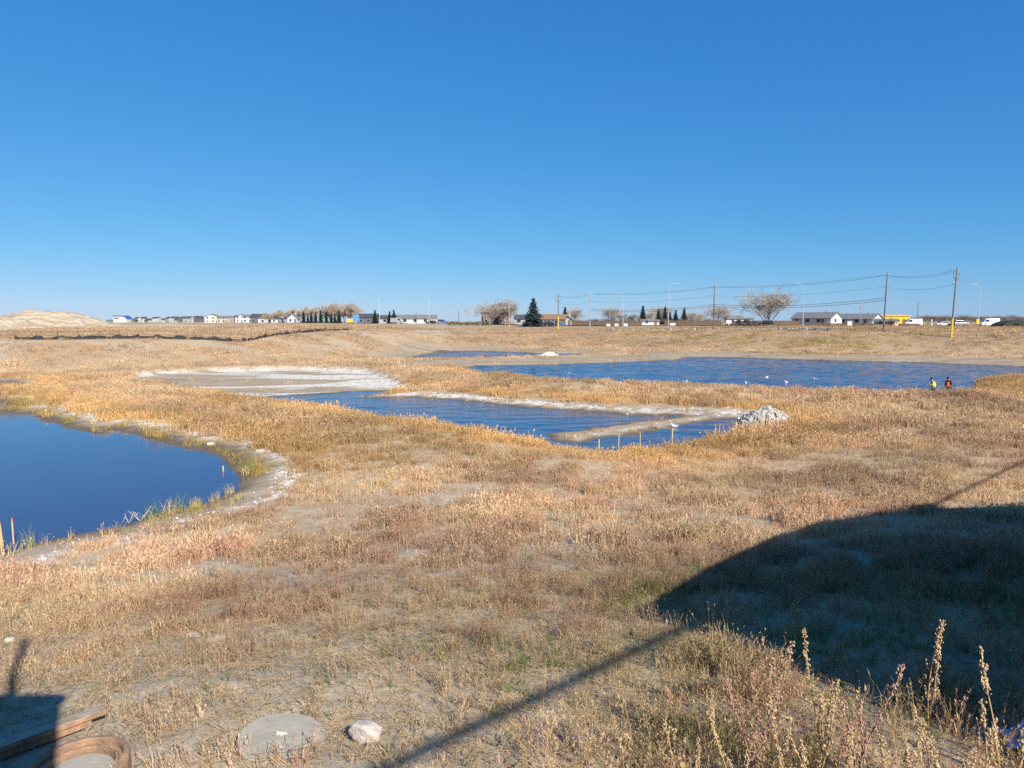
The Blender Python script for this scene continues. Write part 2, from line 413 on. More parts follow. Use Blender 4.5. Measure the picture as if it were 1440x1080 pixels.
WET, BEACH, SALT, BARE = masks(GX, GY, GI)
nv = GX.size; nx_, ny_ = len(xs), len(ys)
gm = bpy.data.meshes.new('ground')
gm.vertices.add(nv); gm.vertices.foreach_set('co', np.stack([GX, GY, GZ], -1).astype(np.float32).ravel())
ii = (np.arange(ny_ - 1)[:, None] * nx_ + np.arange(nx_ - 1)[None]).ravel()
q = np.stack([ii, ii + 1, ii + nx_ + 1, ii + nx_], 1).ravel().astype(np.int32)
gm.loops.add(len(q)); gm.loops.foreach_set('vertex_index', q)
gm.polygons.add(len(ii)); gm.polygons.foreach_set('loop_start', np.arange(0, len(q), 4, dtype=np.int32)); gm.polygons.foreach_set('loop_total', np.full(len(ii), 4, np.int32))
gm.update(calc_edges=True); gm.polygons.foreach_set('use_smooth', [True] * len(ii))
at = gm.attributes.new('shore', 'FLOAT_COLOR', 'POINT'); at.data.foreach_set('color', np.stack([WET, BEACH, SALT, BARE], -1).astype(np.float32).ravel())
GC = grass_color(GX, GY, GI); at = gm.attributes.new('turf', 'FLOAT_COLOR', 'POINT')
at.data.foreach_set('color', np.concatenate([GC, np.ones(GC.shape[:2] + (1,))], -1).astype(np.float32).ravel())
def ground_mat():
    m, n, l, p = newmat('ground'); p.inputs['Roughness'].default_value = .95; p.inputs['Specular IOR Level'].default_value = .15
    N = lambda t, **k: n.new(t)
    A = n.new('ShaderNodeAttribute'); A.attribute_name = 'shore'; T = n.new('ShaderNodeAttribute'); T.attribute_name = 'turf'
    sep = n.new('ShaderNodeSeparateColor'); l.new(A.outputs['Color'], sep.inputs['Color'])
    geo = n.new('ShaderNodeNewGeometry')
    def noise(sc, det=6, rough=.6, vec=None):
        t = n.new('ShaderNodeTexNoise'); t.inputs['Scale'].default_value = sc; t.inputs['Detail'].default_value = det; t.inputs['Roughness'].default_value = rough
        l.new(vec or geo.outputs['Position'], t.inputs['Vector']); return t.outputs['Fac']
    def ramp(f, a, b, ca, cb):
        r = n.new('ShaderNodeValToRGB'); r.color_ramp.elements[0].position = a; r.color_ramp.elements[1].position = b
        r.color_ramp.elements[0].color = (*ca, 1); r.color_ramp.elements[1].color = (*cb, 1); l.new(f, r.inputs['Fac']); return r.outputs['Color']
    def mix(f, a, b, mode='MIX'):
        x = n.new('ShaderNodeMix'); x.data_type = 'RGBA'; x.blend_type = mode
        if isinstance(f, float): x.inputs['Factor'].default_value = f
        else: l.new(f, x.inputs['Factor'])
        l.new(a, x.inputs['A']); l.new(b, x.inputs['B']); return x.outputs['Result']
    def math_(op, a, b):
        x = n.new('ShaderNodeMath'); x.operation = op; x.use_clamp = True
        for i, v in enumerate((a, b)):
            if isinstance(v, float): x.inputs[i].default_value = v
            else: l.new(v, x.inputs[i])
        return x.outputs[0]
    smap = n.new('ShaderNodeMapping'); smap.inputs['Scale'].default_value = (.18, 1, 1); l.new(geo.outputs['Position'], smap.inputs['Vector']); stretch = smap.outputs['Vector']
    fine = noise(9); mid = noise(1.4); big = noise(.18)
    soil = ramp(fine, .3, .7, (.29, .225, .145), (.44, .365, .255))
    turf = mix(1.0, T.outputs['Color'], ramp(noise(3.2, 8, .72), .25, .75, (.52, .50, .46), (1.18, 1.15, 1.10)), 'MULTIPLY')
    turf = mix(1.0, turf, ramp(big, .3, .7, (.82, .82, .80), (1.1, 1.1, 1.1)), 'MULTIPLY')
    # how much of the bare soil shows between the stems
    sep2 = n.new('ShaderNodeVectorMath'); sep2.operation = 'LENGTH'; l.new(geo.outputs['Position'], sep2.inputs[0])
    mr = n.new('ShaderNodeMapRange'); mr.inputs['From Min'].default_value = 12; mr.inputs['From Max'].default_value = 55; mr.inputs['To Min'].default_value = .25; mr.inputs['To Max'].default_value = .95
    l.new(sep2.outputs['Value'], mr.inputs['Value'])
    col = mix(mr.outputs['Result'], soil, turf)
    bare = math_('MULTIPLY', A.outputs['Alpha'], 1.0)
    col = mix(bare, col, ramp(noise(5), .3, .7, (.34, .28, .195), (.49, .42, .305)))
    sand = mix(.45, ramp(noise(.35, 8, .68, stretch), .36, .64, (.20, .145, .09), (.42, .345, .245)), ramp(noise(.9, 7), .3, .7, (.25, .19, .12), (.40, .325, .225)))
    col = mix(sep.outputs['Green'], col, sand)
    saltf = math_('MULTIPLY', sep.outputs['Blue'], ramp(noise(3.6, 8, .75), .43, .53, (.08, .08, .08), (1, 1, 1)))
    col = mix(saltf, col, ramp(noise(7), .3, .7, (.58, .54, .46), (.80, .77, .70)))
    col = mix(math_('MULTIPLY', sep.outputs['Red'], .85), col, ramp(noise(4), .3, .7, (.065, .045, .025), (.15, .11, .066)))
    l.new(col, p.inputs['Base Color'])
    b = n.new('ShaderNodeBump'); b.inputs['Strength'].default_value = .7; b.inputs['Distance'].default_value = .05
    bs = mix(.5, noise(14, 8, .7), noise(3.3, 6, .65)); l.new(bs, b.inputs['Height']); l.new(b.outputs['Normal'], p.inputs['Normal'])
    rr = n.new('ShaderNodeMapRange'); rr.inputs['To Min'].default_value = .95; rr.inputs['To Max'].default_value = .55
    l.new(sep.outputs['Red'], rr.inputs['Value']); l.new(rr.outputs['Result'], p.inputs['Roughness'])
    return m
gm.materials.append(ground_mat())
tag(link('ground', gm), 'dry grassy basin floor, banks and fields around the ponds', 'ground', kind='structure')

# ------------------------------------------------------------------ water
def water_mat(name, base, bump, scale, stretch=2.2, rough=.03):
    m, n, l, p = newmat(name)
    p.inputs['Base Color'].default_value = (*base, 1); p.inputs['Roughness'].default_value = rough; p.inputs['IOR'].default_value = 1.33
    p.inputs['Specular IOR Level'].default_value = .5
    geo = n.new('ShaderNodeNewGeometry'); mp = n.new('ShaderNodeMapping'); mp.inputs['Scale'].default_value = (1 / stretch, 1, 1)
    mp.inputs['Rotation'].default_value = (0, 0, R(12))
    l.new(geo.outputs['Position'], mp.inputs['Vector'])
    t = n.new('ShaderNodeTexNoise'); t.inputs['Scale'].default_value = scale; t.inputs['Detail'].default_value = 5; t.inputs['Roughness'].default_value = .6
    l.new(mp.outputs['Vector'], t.inputs['Vector'])
    g = n.new('ShaderNodeTexNoise'); g.inputs['Scale'].default_value = .05; g.inputs['Detail'].default_value = 3; l.new(mp.outputs['Vector'], g.inputs['Vector'])
    r = n.new('ShaderNodeMapRange'); r.inputs['From Min'].default_value = .38; r.inputs['From Max'].default_value = .62; r.inputs['To Min'].default_value = .35; r.inputs['To Max'].default_value = 1.0
    l.new(g.outputs['Fac'], r.inputs['Value'])
    mu = n.new('ShaderNodeMath'); mu.operation = 'MULTIPLY'; mu.inputs[1].default_value = bump; l.new(r.outputs['Result'], mu.inputs[0])
    b = n.new('ShaderNodeBump'); b.inputs['Distance'].default_value = .12 if bump < .6 else .24; l.new(mu.outputs[0], b.inputs['Strength'])
    l.new(t.outputs['Fac'], b.inputs['Height']); l.new(b.outputs['Normal'], p.inputs['Normal'])
    return m
WM = [water_mat('calm_water', (.036, .056, .125), .06, 1.6), water_mat('ripple_water', (.018, .050, .115), .42, 2.0), water_mat('choppy_water', (.018, .055, .120), .7, 1.7)]
def WV(x, y): return fbm(np.array([x * .45 + y * .1]), np.array([y * .95 - x * .12]), 95, 3)[0] * .75 + vnoise(np.array([x * 1.3]), np.array([y * 2.1]), 97)[0] * .25
def water(P, step, m, label, amp=0.0):
    P_ = np.array(P); x0, y0 = P_.min(0) - 3; x1, y1 = P_.max(0) + 3
    gx = np.arange(x0, x1 + step, step); gy = np.arange(y0, y1 + step, step)
    cx, cy = np.meshgrid((gx[:-1] + gx[1:]) / 2, (gy[:-1] + gy[1:]) / 2)
    d, _ = polysd(P, cx, cy); ok = d < 2.0
    vid = {}; v = []; f = []
    for j, i in zip(*np.nonzero(ok)):
        qd = []
        for a, b in ((i, j), (i + 1, j), (i + 1, j + 1), (i, j + 1)):
            if (a, b) not in vid: vid[(a, b)] = len(v); v.append((gx[a], gy[b], 0 if not amp else amp * (float(WV(gx[a], gy[b])) - .5)))
            qd.append(vid[(a, b)])
        f.append(qd)
    me = bpy.data.meshes.new('pond_water'); me.from_pydata(v, [], f); me.materials.append(m)
    return tag(link('pond_water', me), label, 'water', kind='structure')
water(POND_L, 1.0, WM[0], 'calm deep blue pond with a pale salt rim and two stakes')
water(POND_L2, .8, WM[0], 'narrow strip of water behind the mud bar')
water(POND_S, 1.0, WM[0], 'small brown pool at the foot of the far bank')
water(POND_M, .4, WM[1], 'rippled blue pond around the muddy spit', .08)
water(POND_R, .45, WM[2], 'wide choppy blue pond with white birds', .2)
water(POND_F, .5, WM[2], 'small blue pond behind the gravel dike', .2)

# ------------------------------------------------------------------ road and verge beyond the basin
def strip(name, line, width, dz, m, label):
    P = [Vector((x, y, 0)) for x, y in line]; pp = []
    for a, b in zip(P[:-1], P[1:]):
        n = max(1, int((b - a).length / 8))
        pp += [a.lerp(b, i / n) for i in range(n)]
    pp.append(P[-1]); mb = MB(); vs = []; fs = []
    for i, p in enumerate(pp):
        d = (pp[min(i + 1, len(pp) - 1)] - pp[max(i - 1, 0)]).normalized(); nn = Vector((-d.y, d.x, 0))
        zz = max(hz(*(p + nn * width * t).xy) for t in (-.5, 0, .5))
        for t in (-.5, .5):
            e = p + nn * width * t; vs.append((e.x, e.y, zz + dz))
    for i in range(len(pp) - 1): fs.append((2 * i, 2 * i + 1, 2 * i + 3, 2 * i + 2))
    mb.add(vs, fs)
    return tag(mb.build(name, m), label, 'road', kind='structure')
strip('road', [(-420, 470), (-160, 400), (0, 292), (84, 243), (180, 205), (320, 165)], 9, .12, M['asphalt'], 'paved road running past the basin in front of the houses')

# ------------------------------------------------------------------ grass and weeds of the ground (stuff)
def plant_mesh(name, ribbons, m):
    """ribbons: lists of (point, half width, side vector); carries 'h' along the blade and 'v' per blade"""
    v = []; f = []; hh = []; vv = []
    for rb, var in ribbons:
        b = len(v); n = len(rb)
        for i, (p, hw, sd) in enumerate(rb):
            v.append(tuple(Vector(p) - sd * hw)); v.append(tuple(Vector(p) + sd * hw)); hh += [i / (n - 1)] * 2; vv += [var] * 2
        for i in range(n - 1): f.append((b + 2 * i, b + 2 * i + 1, b + 2 * i + 3, b + 2 * i + 2))
    me = bpy.data.meshes.new(name); me.from_pydata(v, [], f)
    for nm, d in (('h', hh), ('v', vv)):
        a = me.attributes.new(nm, 'FLOAT', 'POINT'); a.data.foreach_set('value', d)
    me.materials.append(m); return me
def blade(r, x, y, h, wdt, lean, segs=3):
    az = r.uniform(0, 6.283); s = r.uniform(0, 6.283); sd = Vector((math.cos(s), math.sin(s), 0)); dx, dy = math.cos(az), math.sin(az)
    pr = []
    for i in range(segs + 1):
        t = i / segs; k = lean * h * t * t
        pr.append((Vector((x + dx * k, y + dy * k, h * (t - .25 * lean * t * t))), wdt * (1 - .85 * t) / 2 + .0004, sd))
    return pr
def tuft(seed, n, h0, h1, spread, wdt, lean=.45, heads=.4, segs=3):
    r = random.Random(seed); out = []
    for i in range(n):
        a = r.uniform(0, 6.283); q = spread * math.sqrt(r.random()); h = r.uniform(h0, h1); var = r.random()
        b = blade(r, q * math.cos(a), q * math.sin(a), h, wdt * r.uniform(.7, 1.3), r.uniform(.05, lean) * (1 if r.random() < .8 else 2.2), segs)
        out.append((b, var))
        if r.random() < heads:
            p1 = b[-1][0]; p0 = b[-2][0]; d = (p1 - p0).normalized(); L = h * r.uniform(.16, .3); hw = wdt * r.uniform(.9, 1.5)
            for sdv in (Vector((1, 0, 0)), Vector((0, 1, 0))):
                out.append(([(p1 - d * L * .6, wdt * .2, sdv), (p1 - d * L * .2, hw, sdv), (p1 + d * L * .4, .0005, sdv)], min(1, var + .25)))
    return out
def herb(seed, h, wdt, nst=3, spread=.04, bits=9):
    """upright stems with short seed-bearing side twigs"""
    r = random.Random(seed); out = []
    for s in range(nst):
        a = r.uniform(0, 6.283); q = spread * r.random(); hh = h * r.uniform(.6, 1.05); var = r.random()
        st = blade(r, q * math.cos(a), q * math.sin(a), hh, wdt * 1.2, r.uniform(.05, .4), 4); out.append((st, var))
        for k in range(bits):
            t = r.uniform(.25, 1); i = min(3, int(t * 4)); u = t * 4 - i; p = st[i][0].lerp(st[i + 1][0], u)
            az = r.uniform(0, 6.283); L = hh * r.uniform(.06, .2) * (1.25 - t); d = Vector((math.cos(az) * .7, math.sin(az) * .7, r.uniform(.5, 1.0)))
            sdv = Vector((-d.y, d.x, 0)).normalized(); e = p + d * L
            out.append(([(p, wdt * .4, sdv), (p + d * L * .6, wdt * r.uniform(.6, 1.3), sdv), (e, .0005, sdv)], min(1, var + .2)))
    return out
def litter(seed, n=9, L=.16, wdt=.005):
    r = random.Random(seed); out = []
    for i in range(n):
        a = r.uniform(0, 6.283); x, y = r.uniform(-.15, .15), r.uniform(-.15, .15); l2 = L * r.uniform(.4, 1.2); d = Vector((math.cos(a), math.sin(a), 0)); sdv = Vector((-d.y, d.x, 0))
        z = r.uniform(.006, .03)
        out.append(([(Vector((x, y, z)), wdt * .5, sdv), (Vector((x, y, z + r.uniform(-.004, .015))) + d * l2 * .5, wdt * .5, sdv), (Vector((x, y, z)) + d * l2, wdt * .3, sdv)], r.random()))
    return out
def grass_mat():
    m = bpy.data.materials.new('dry_grass'); m.use_nodes = True; n = m.node_tree.nodes; l = m.node_tree.links
    n.remove(n['Principled BSDF']); out = n['Material Output']
    c = n.new('ShaderNodeAttribute'); c.attribute_type = 'INSTANCER'; c.attribute_name = 'gcol'
    h = n.new('ShaderNodeAttribute'); h.attribute_name = 'h'; v = n.new('ShaderNodeAttribute'); v.attribute_name = 'v'
    r = n.new('ShaderNodeValToRGB'); e = r.color_ramp.elements
    e[0].position = 0; e[0].color = (.62, .60, .56, 1); e[1].position = 1; e[1].color = (1.42, 1.40, 1.36, 1)
    x = e.new(.5); x.color = (.98, .95, .92, 1); l.new(v.outputs['Fac'], r.inputs['Fac'])
    mu = n.new('ShaderNodeMix'); mu.data_type = 'RGBA'; mu.blend_type = 'MULTIPLY'; mu.inputs['Factor'].default_value = 1
    l.new(c.outputs['Color'], mu.inputs['A']); l.new(r.outputs['Color'], mu.inputs['B'])
    d = n.new('ShaderNodeBsdfDiffuse'); t = n.new('ShaderNodeBsdfTranslucent'); mx = n.new('ShaderNodeMixShader'); mx.inputs['Fac'].default_value = .28
    l.new(mu.outputs['Result'], d.inputs['Color']); l.new(mu.outputs['Result'], t.inputs['Color'])
    l.new(d.outputs[0], mx.inputs[1]); l.new(t.outputs[0], mx.inputs[2]); l.new(mx.outputs[0], out.inputs['Surface'])
    return m
GM = grass_mat()
def protos(name, meshes):
    c = bpy.data.collections.new(name)
    for i, me in enumerate(meshes):
        o = bpy.data.objects.new(name, me); c.objects.link(o)
    return c
def inst_group():
    g = bpy.data.node_groups.new('scatter', 'GeometryNodeTree'); n = g.nodes; l = g.links
    g.interface.new_socket('Geometry', in_out='INPUT', socket_type='NodeSocketGeometry'); g.interface.new_socket('Geometry', in_out='OUTPUT', socket_type='NodeSocketGeometry')
    g.interface.new_socket('Collection', in_out='INPUT', socket_type='NodeSocketCollection')
    i = n.new('NodeGroupInput'); o = n.new('NodeGroupOutput'); ip = n.new('GeometryNodeInstanceOnPoints'); ci = n.new('GeometryNodeCollectionInfo')
    ci.inputs['Separate Children'].default_value = True; ci.inputs['Reset Children'].default_value = True
    l.new(i.outputs['Collection'], ci.inputs['Collection']); l.new(ci.outputs['Instances'], ip.inputs['Instance']); ip.inputs['Pick Instance'].default_value = True
    l.new(i.outputs['Geometry'], ip.inputs['Points'])
    for nm, ty, so in (('rot', 'FLOAT_VECTOR', 'Rotation'), ('scl', 'FLOAT_VECTOR', 'Scale'), ('idx', 'INT', 'Instance Index')):
        a = n.new('GeometryNodeInputNamedAttribute'); a.data_type = ty; a.inputs['Name'].default_value = nm; l.new(a.outputs['Attribute'], ip.inputs[so])
    l.new(ip.outputs['Instances'], o.inputs['Geometry'])
    return g, [s for s in g.interface.items_tree if s.name == 'Collection'][0].identifier
SCAT, SCAT_ID = inst_group()
def scatter(name, P, scl, col, coll, label, cat, nvar, tilt=.12, hvar=None, parent=None):
    n = len(P); me = bpy.data.meshes.new(name); me.vertices.add(n); me.vertices.foreach_set('co', P.astype(np.float32).ravel())
    rot = np.stack([rng.normal(0, tilt, n), rng.normal(0, tilt, n), rng.uniform(0, 6.283, n)], 1)
    sv = np.stack([scl, scl, scl * (hvar if hvar is not None else rng.uniform(.75, 1.25, n))], 1)
    for nm, ty, d, k in (('rot', 'FLOAT_VECTOR', rot, 'vector'), ('scl', 'FLOAT_VECTOR', sv, 'vector'), ('gcol', 'FLOAT_VECTOR', col, 'vector')):
        a = me.attributes.new(nm, ty, 'POINT'); a.data.foreach_set(k, d.astype(np.float32).ravel())
    a = me.attributes.new('idx', 'INT', 'POINT'); a.data.foreach_set('value', rng.integers(0, nvar, n).astype(np.int32))
    o = link(name, me, parent); md = o.modifiers.new('scatter', 'NODES'); md.node_group = SCAT; md[SCAT_ID] = coll
    if parent is None: tag(o, label, cat)
    o['kind'] = 'stuff'
    return o
def wedge(n, y0, y1, k=.78, add=1.3):
    a, b = k, add; u = rng.random(n); A = a * (y1 ** 2 - y0 ** 2) / 2 + b * (y1 - y0)
    tgt = u * A; c = a * y0 ** 2 / 2 + b * y0; Y = (-b + np.sqrt(b * b + 2 * a * (c + tgt))) / a
    X = rng.uniform(-1, 1, n) * (a * Y + b)
    return X, Y
def area(y0, y1, k=.78, add=1.3): return 2 * (k * (y1 ** 2 - y0 ** 2) / 2 + add * (y1 - y0))
def grassable(X, Y):
    z, I = height(X, Y, True); wet, beach, salt, bare = masks(X, Y, I)
    return z, I, wet, beach, salt, bare
def jitter(c, n, s=.12):
    f = 1 + rng.normal(0, s, (n, 1)); h = rng.normal(0, .035, (n, 3)); return np.clip(c * f * (1 + h), .01, .9)

nearC = protos('fine_tuft', [plant_mesh('fine_tuft', tuft(i, 10, .06, .21, .06, .0030, .6, .35), GM) for i in range(5)] + [plant_mesh('seed_stem', herb(50 + i, .25, .0033, 3, .04, 14), GM) for i in range(7)])
midC = protos('field_tuft', [plant_mesh('field_tuft', tuft(100 + i, 16, .10, .27, .15, .009, .5, .35), GM) for i in range(5)] + [plant_mesh('seed_clump', herb(150 + i, .27, .009, 6, .14, 7), GM) for i in range(3)])
farC = protos('meadow_tuft', [plant_mesh('meadow_tuft', tuft(200 + i, 22, .12, .36, .30, .022, .45, .2), GM) for i in range(5)])
bankC = protos('bank_tuft', [plant_mesh('bank_tuft', tuft(300 + i, 26, .12, .34, .75, .055, .45, .0, 2), GM) for i in range(4)])
litC = protos('straw', [plant_mesh('straw', litter(400 + i), GM) for i in range(4)])

def field(name, y0, y1, dens, coll, nvar, label, smin, smax, clump=1.1, k=.78):
    n = int(area(y0, y1, k) * dens); X, Y = wedge(n, y0, y1, k)
    z, I, wet, beach, salt, bare = grassable(X, Y)
    patch = fbm(X * .5, Y * .5, 81, 3)
    p = (I['sd'] > .12) * (1 - .97 * beach) * (1 - .9 * I['mud']) * (1 - .8 * salt) * (1 - .93 * bare) * (1 - .93 * I['spit']) * excluded(X, Y) * (.30 + .70 * sst(.36, .54, patch)) * (1 - .8 * sst(.60, .70, fbm(X * 1.3, Y * 1.3, 83, 3)) * sst(40, 28, Y))
    u = (Y - y0) / (y1 - y0); p = p * np.clip(np.minimum(u / .08 + .35, (1 - u) / .12 + .2), 0, 1)
    cl = fbm(X * clump, Y * clump, 89, 3); p = p * ((.22 if clump > 2 else .55) + (.78 if clump > 2 else .45) * sst(.38, .56, cl)) * (1 - .45 * sst(.4, 1.6, X) * sst(7.5, 5, Y))
    keep = rng.random(n) < p
    cl = cl[keep]; X, Y, z = X[keep], Y[keep], z[keep]; I = {k_: v[keep] for k_, v in I.items()}
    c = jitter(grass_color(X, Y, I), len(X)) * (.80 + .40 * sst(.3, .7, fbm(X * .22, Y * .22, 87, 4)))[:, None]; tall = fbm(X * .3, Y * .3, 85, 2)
    scl = rng.uniform(smin, smax, len(X)) * (.75 + .5 * tall) * (.65 + .7 * sst(.35, .68, cl))
    scl = scl * (1 - .35 * sst(1.5, -1.5, X) * sst(12, 7, Y)); edge = sst(4.5, .8, I['sd']) * (Y > 26); scl = scl * (1 + .25 * edge)
    return scatter(name, np.stack([X, Y, z - .01], 1), scl, c, coll, label, 'grass', nvar)
field('dry_grass', 2.4, 15, 330, nearC, 12, 'dry tan grass and seed stems on the near slope', .75, 1.4, clump=2.6)
field('dry_grass', 13.5, 38, 78, midC, 8, 'dry tan grass covering the field between slope and ponds', .8, 1.3)
field('dry_grass', 34, 84, 17, farC, 5, 'orange dry grass along the berms between the ponds', .8, 1.25)
field('dry_grass', 78, 225, 2.2, bankC, 4, 'brown dry grass on the far banks', .7, 1.2)
# straw lying on the near ground
n = 14000; X, Y = wedge(n, 2.6, 13); k = rng.random(n) < excluded(X, Y) + .06; X, Y = X[k], Y[k]; n = len(X); z, I, wet, beach, salt, bare = grassable(X, Y)
scatter('straw_litter', np.stack([X, Y, z + .004], 1), rng.uniform(.5, 1.1, n), jitter(np.tile([.50, .36, .19], (n, 1)), n, .2), litC, 'loose pale straw lying on the near soil', 'straw', 4, .12)
# green shoots near the camera
def green_field():
    n = 9000; X, Y = wedge(n, 2.6, 13); z, I, wet, beach, salt, bare = grassable(X, Y)
    p = sst(.50, .66, fbm(X * .6, Y * .6, 77, 3)) * sst(-2.0, .8, X) + .05 + .4 * sst(.3, 1.5, X) * sst(.4, .6, fbm(X * 1.5, Y * 1.5, 78, 2)); p = p * excluded(X, Y)
    k = rng.random(n) < p; X, Y, z = X[k], Y[k], z[k]
    c = jitter(np.tile([.13, .19, .045], (len(X), 1)), len(X), .2)
    scatter('green_grass', np.stack([X, Y, z - .01], 1), rng.uniform(.6, 1.15, len(X)), c, protos('green_tuft', [plant_mesh('green_tuft', tuft(500 + i, 9, .07, .20, .05, .006, .9, 0), GM) for i in range(3)]), 'short green shoots among the dry grass on the near slope', 'grass', 3)
green_field()
def thicket():
    n = 620; X = rng.uniform(-.8, 4.6, n); Y = rng.uniform(3.7, 6.2, n); k = (rng.random(n) < sst(-.8, 1.2, X) * sst(6.3, 4.9, Y + .25 * X * 0)) & (excluded(X, Y) > .5); X, Y = X[k], Y[k]; z = height(X, Y)
    c = jitter(np.where(rng.random((len(X), 1)) < .3, [[.46, .28, .20]], [[.50, .35, .18]]), len(X), .18)
    scatter('weed_thicket', np.stack([X, Y, z - .01], 1), rng.uniform(.7, 1.2, len(X)), c, protos('weed_stems', [plant_mesh('weed_stems', herb(560 + i, .40, .0036, 3, .05, 20), GM) for i in range(5)]), 'tangle of dry seeded weeds in the sunlit corner of the slope', 'weeds', 5, .18)
thicket()
# sedge along the left pond's edge
def sedge():
    n = 40000; X, Y = wedge(n, 19, 62); z, I, wet, beach, salt, bare = grassable(X, Y)
    cl = fbm(X * .55, Y * .55, 91, 3); o = np.exp(-((I['sd'] - .85) / .6) ** 2)
    k = (I['pond'] <= 1) & (I['pond'] >= 0) & (rng.random(n) < o * sst(.42, .56, cl)) & (I['sd'] > .02)
    X, Y, z = X[k], Y[k], z[k]; c = jitter(np.where(rng.random((len(X), 1)) < .25, [[.24, .25, .06]], [[.46, .33, .09]]), len(X), .15)
    scatter('pond_sedge', np.stack([X, Y, z - .01], 1), rng.uniform(.8, 1.3, len(X)), c, midC, 'yellow sedge fringing the calm blue pond', 'sedge', 8)
sedge()
# small stones and clods
def stone_mesh(seed, m, flat=.6):
    bm = bmesh.new(); bmesh.ops.create_icosphere(bm, subdivisions=1, radius=1); r = random.Random(seed)
    for v in bm.verts: v.co = v.co * r.uniform(.7, 1.15); v.co.z *= flat
    me = bpy.data.meshes.new('stone'); bm.to_mesh(me); bm.free(); me.materials.append(m); return me
stoneC = protos('pebble', [stone_mesh(i, M['rock']) for i in range(4)]); whiteC = protos('salt_stone', [stone_mesh(20 + i, M['saltrock'], .4) for i in range(4)])
clodC = protos('clod', [stone_mesh(40 + i, simple('clod_soil', (.33, .275, .20), .95, .3, 8, bump=.5)) for i in range(4)])
def pebbles():
    n = 17000; X, Y = wedge(n, 3, 22); z, I, wet, beach, salt, bare = grassable(X, Y); k = rng.random(n) < (.25 + .75 * bare)
    X, Y, z = X[k], Y[k], z[k]; s = np.clip(rng.lognormal(-4.25, .6, len(X)), .005, .06)
    scatter('soil_clods', np.stack([X, Y, z], 1), s, np.ones((len(X), 3)), clodC, 'small grey clods of soil strewn on the near slope', 'soil', 4, .5, np.ones(len(X)))
    n = 60000; X, Y = wedge(n, 18, 80); z, I, wet, beach, salt, bare = grassable(X, Y); k = (rng.random(n) < salt * .9) & (I['mud'] < .3)
    X, Y, z = X[k], Y[k], z[k]; s = np.clip(rng.lognormal(-3.1, .5, len(X)), .02, .14)
    scatter('salt_stones', np.stack([X, Y, z], 1), s, np.ones((len(X), 3)), whiteC, 'pale salt-crusted stones lining the pond shores', 'stones', 4, .3, np.ones(len(X)))
pebbles()

# ------------------------------------------------------------------ things off the frame whose shadows fall into it
def lifted(px, py, z):
    g = ghit(px, py); return g + SUNV * ((z - g.z) / SUNV.z)
def soil_pile():
    prof = [(920, 842, 8.0), (960, 815, 8.0), (1000, 795, 8.0), (1080, 758, 8.1), (1160, 735, 8.2), (1230, 722, 8.2), (1300, 716, 8.2), (1440, 712, 8.0), (1600, 716, 7.4), (1750, 735, 6.2)]
    C = [lifted(a, b, z) for a, b, z in prof]
    C = [C[0] + (C[0] - C[1]).normalized() * 1.05, C[0] + (C[0] - C[1]).normalized() * .9] + C
    vs = []; fs = []; m = 11
    for i, c in enumerate(C):
        d = (C[min(i + 1, len(C) - 1)] - C[max(i - 1, 0)]); d.z = 0; d.normalize(); nn = Vector((-d.y, d.x, 0))
        top = c.z if 0 < i < len(C) - 1 else hz(c.x, c.y) + .3
        for j in range(m):
            t = (j / (m - 1)) * 2 - 1; hw = max(.5, (top - hz(c.x, c.y)) * .42)
            p = c + nn * hw * t; g = hz(p.x, p.y) - .15
            q = 1 - abs(t) ** 1.6; z = g + (top - g) * q
            z += (float(vnoise(np.array([p.x * 1.3]), np.array([p.y * 1.3]), 5)[0]) - .5) * .25 * (1 - q if j != m // 2 else 0)
            vs.append((p.x, p.y, z))
    for i in range(len(C) - 1):
        for j in range(m - 1): fs.append((i * m + j, i * m + j + 1, (i + 1) * m + j + 1, (i + 1) * m + j))
    o = MB().add(vs, fs).build('soil_pile', M['soil_pile'], smooth=True)
    tag(o, 'long steep pile of excavated soil beside the near slope', 'soil pile')
soil_pile()
def overhead_cable():
    a = lifted(580, 1040, 11.0); b = lifted(1440, 641, 11.0); d = (b - a).normalized()
    L = (b - a).length; e0 = a - d * 16; e1 = a + d * (L + 34)
    root = empty('overhead_cable_line', (0, 0, 0)); tag(root, 'thick bundled cable strung overhead between two wooden poles', 'cable')
    mb = MB(); n = 24
    mb.tube([e0.lerp(e1, i / n) - Vector((0, 0, .25 * 4 * (i / n) * (1 - i / n))) for i in range(n + 1)], .048, 8); mb.build('cable', M['wire'], root)
    for e in (e0, e1):
        p = MB(); p.tube([(e.x, e.y, hz(e.x, e.y) - .3), (e.x, e.y, 11.4)], [.17, .12], 10); p.build('pole', M['wood_pole'], root)
overhead_cable()
